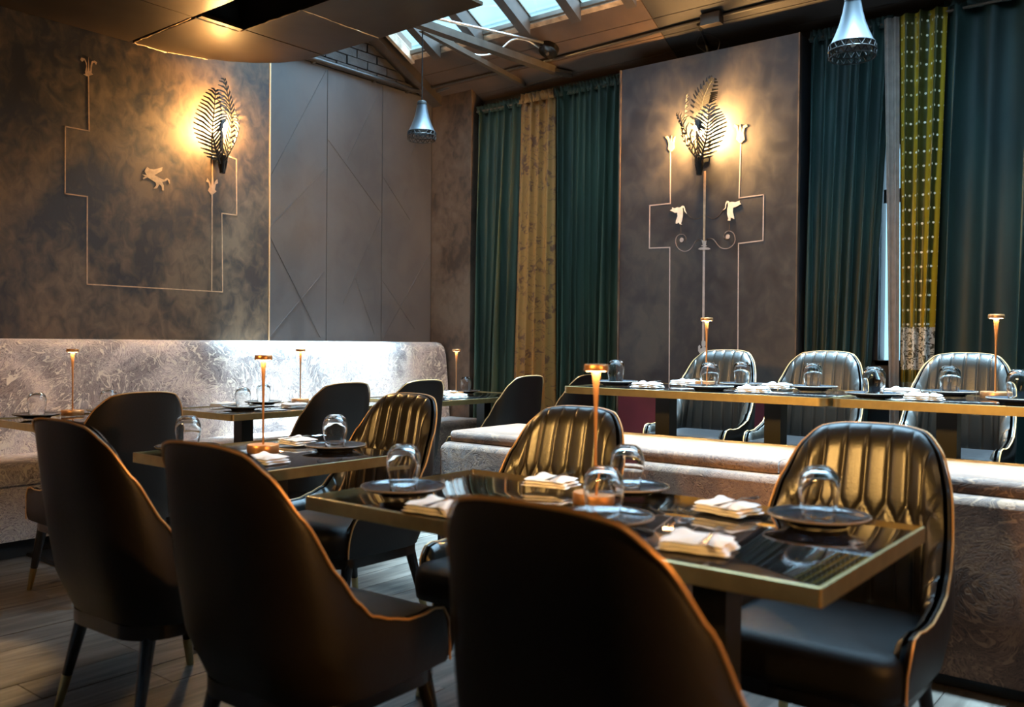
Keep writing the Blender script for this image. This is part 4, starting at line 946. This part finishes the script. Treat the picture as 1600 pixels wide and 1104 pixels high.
setting(-1.62, 4.46, U, 'at the far right corner of the left platform table')
napkin(-2.34, 4.06, U, 4, 'on the near side of the left platform table, left one')
napkin(-2.35, 4.50, U, -6, 'on the far side of the left platform table, left one')
napkin(-1.76, 4.06, U, 6, 'on the near side of the left platform table, right one')
napkin(-1.82, 4.50, U, -4, 'on the far side of the left platform table, right one')
lamp(-2.185, 4.42, U, 'on the left platform table')
setting(-1.19, 4.02, U, 'at the left end of the right platform table')
setting(-.985, 4.46, U, 'on the far side of the right platform table')
setting(-.64, 4.06, U, 'on the near side of the right platform table')
napkin(-.99, 4.03, U, 3, 'on the near side of the right platform table')
napkin(-1.19, 4.45, U, -8, 'on the far side of the right platform table', False)
lamp(-.79, 4.42, U, 'on the right platform table')

# ------------------------------------------------------------------ pendants
def make_pendant():
    root = empty('pendant_lamp'); tag(root, 'x', 'pendant lamp', 'spun metal pendant lamps')
    MB().lathe([(.024, .27), (.031, .268), (.034, .245), (.042, .20), (.055, .15), (.072, .105), (.088, .070), (.093, .060), (.090, .060), (.070, .103), (.053, .148), (.040, .20), (.032, .245), (.024, .262)], 32).build('shade', MAT['alu'], root, angle=60)
    MB().lathe([(0.001, .275), (.026, .272), (.033, .262), (.0355, .245), (.033, .243), (0.001, .262)], 24).build('collar', MAT['iron'], root)
    MB().lathe([(0.001, .10), (.02, .095), (.028, .075), (.02, .055), (0.001, .048)], 16).build('bulb', simple('unlit_bulb', (.25, .24, .22), .1), root)
    mb = MB(); R1, R2 = .096, .098
    for z_, rr in ((.058, .096), (.030, .099), (.003, .096)):
        mb.tube([(rr * math.cos(2 * PI * k / 32), rr * math.sin(2 * PI * k / 32), z_) for k in range(33)], .0026, 5, cap=False)
    n = 18
    for k in range(n):
        for s in (-1, 1):
            for za, zb_, ra, rb in ((.058, .030, .096, .099), (.030, .003, .099, .096)):
                a0 = 2 * PI * k / n; a1 = a0 + s * PI / n
                mb.tube([(ra * math.cos(a0), ra * math.sin(a0), za), (rb * math.cos(a1), rb * math.sin(a1), zb_)], .0026, 4)
    mb.build('lattice_ring', MAT['iron'], root)
    return root
pd = make_pendant()
pd.location = (-4.37, 4.45, 2.575); pd['label'] = 'small metal cone pendant lamp hanging in front of the plain left panels'
MB().tube([(0, 0, .27), (0.0, 0, .755)], .0045, 8).build('cord', MAT['iron'], pd)
pd2 = copy_thing(pd, (-1.285, 3.965, 2.43), 0, 'large near metal cone pendant lamp cut by the top edge, above the platform tables')
for c in list(pd2.children):
    if c.name.startswith('cord'): bpy.data.objects.remove(c)
MB().tube([(0, 0, .27), (0.0, 0, roof_z(3.965) - .03 - 2.43)], .0045, 8).build('cord', MAT['iron'], pd2)

# ------------------------------------------------------------------ leaf sconces
def leaf_mesh(path, width, n, face, thick=.0022, up=.75):
    """palm frond: rachis tube and flat leaflets. path: control points (x lateral, y out, z); leaflets lie along side vector"""
    P = catmull(path, 6); m = len(P); mb = MB()
    mb.tube(P, [.0065 * (1 - .75 * i / (m - 1)) + .001 for i in range(m)], 6)
    for k in range(n):
        t_ = .10 + .88 * k / (n - 1); i = t_ * (m - 1); i0 = min(int(i), m - 2); p = P[i0].lerp(P[i0 + 1], i - i0)
        tg = (P[min(i0 + 1, m - 1)] - P[max(i0 - 1, 0)]).normalized()
        out = Vector((face[0], face[1], 0)).normalized()
        side = tg.cross(out).normalized(); nrm = side.cross(tg).normalized()
        ln = 1.35 * width * (math.sin(PI * min(1, t_ * .92 + .06)) ** .7) + .006
        for s in (-1, 1):
            d_ = (side * s + tg * up).normalized(); w = .0068
            q = p + d_ * ln - nrm * ln * .28; c_ = p + d_ * ln * .55 + tg * .004
            e = d_.cross(nrm).normalized() * w
            vs = [p + e * .8, p - e * .8, c_ + e * 1.15, c_ - e * 1.15, q + e * .55, q - e * .55]
            mb.add([v + nrm * thick / 2 for v in vs] + [v - nrm * thick / 2 for v in vs],
                   [(0, 1, 3, 2), (2, 3, 5, 4), (7, 6, 8, 9), (9, 8, 10, 11), (0, 2, 8, 6), (2, 4, 10, 8), (1, 7, 9, 3), (3, 9, 11, 5), (4, 5, 11, 10), (0, 6, 7, 1)])
    return mb
def sconce(loc, rz, leaves, label, bulb):
    root = empty('leaf_sconce', loc, rz); tag(root, label, 'wall lamp', 'palm leaf wall sconces')
    MB().lathe([(0.001, 0), (.020, 0), (.026, .05), (.030, .10), (.034, .125), (.030, .125), (.024, .06), (0.001, .05)], 14, c=(0, .07, 0)).build('cup', MAT['iron'], root)
    cal = MB()
    for k in range(6):
        a = k * PI / 3
        cal.add([(.026 * math.cos(a - .25), .07 + .026 * math.sin(a - .25), .03), (.026 * math.cos(a + .25), .07 + .026 * math.sin(a + .25), .03), (.045 * math.cos(a), .07 + .045 * math.sin(a), .13 - .03 * (k % 2)), (.020 * math.cos(a), .07 + .020 * math.sin(a), .05)], [(0, 1, 2), (0, 2, 3), (1, 3, 2), (0, 3, 1)])
    cal.build('calyx', MAT['iron'], root, smooth=False)
    MB().box(-.045, .045, 0, .012, .10, .28).build('wall_plate', MAT['iron'], root, smooth=False)
    MB().tube([(0, .01, .18), (0, .06, .14)], .008, 8).build('arm', MAT['iron'], root)
    MB().lathe([(0.001, .12), (.006, .12), (.006, .27), (0.001, .27)], 12, c=(0, .07, 0)).build('bulb_holder', MAT['iron'], root)
    b_ = MB(); b_.lathe([(0.001, .275), (.012, .278), (.026, .302), (.033, .332), (.026, .358), (.001, .370)], 16, c=(0, .07, 0)); b_.build('bulb', bulb, root)
    for path, w, n, face in leaves:
        leaf_mesh(path, w, n, face).build('leaf', MAT['iron'], root, smooth=False)
    return root
LEFT = [([(.030, .09, .061), (.101, .14, .146), (.143, .165, .259), (.125, .155, .402), (.097, .13, .56)], .10, 18, (.30, 1)),
        ([(-.010, .06, .087), (-.059, .05, .216), (-.078, .06, .383), (-.053, .07, .512), (.0, .09, .665)], .10, 17, (-.45, .9)),
        ([(.001, .09, .081), (-.032, .13, .17), (-.069, .15, .279), (-.071, .15, .369), (-.065, .13, .445)], .065, 12, (-1, .55))]
RIGHT = [([(.001, .05, .094), (.011, .035, .277), (.004, .045, .454), (-.032, .07, .554), (-.115, .11, .655)], .085, 17, (-.1, 1)),
         ([(.007, .07, .106), (.055, .10, .182), (.116, .11, .308), (.102, .11, .425), (.096, .09, .578)], .065, 14, (.9, .6)),
         ([(0, .10, .093), (-.004, .15, .18), (.061, .17, .303), (.091, .17, .367), (.147, .14, .437)], .055, 11, (.8, .8)),
         ([(-.019, .09, .085), (-.073, .15, .157), (-.11, .18, .248), (-.117, .18, .335), (-.119, .16, .454)], .105, 15, (-.2, 1))]
sconce((-5.70, 3.708, 2.375), math.radians(-90), LEFT, 'black palm leaf sconce glowing on the left mural wall', MAT['bulb_dim'])
sconce((-2.955, 5.90, 2.39), math.radians(180), RIGHT, 'black palm leaf sconce glowing on the back mural above the swans', MAT['bulb'])
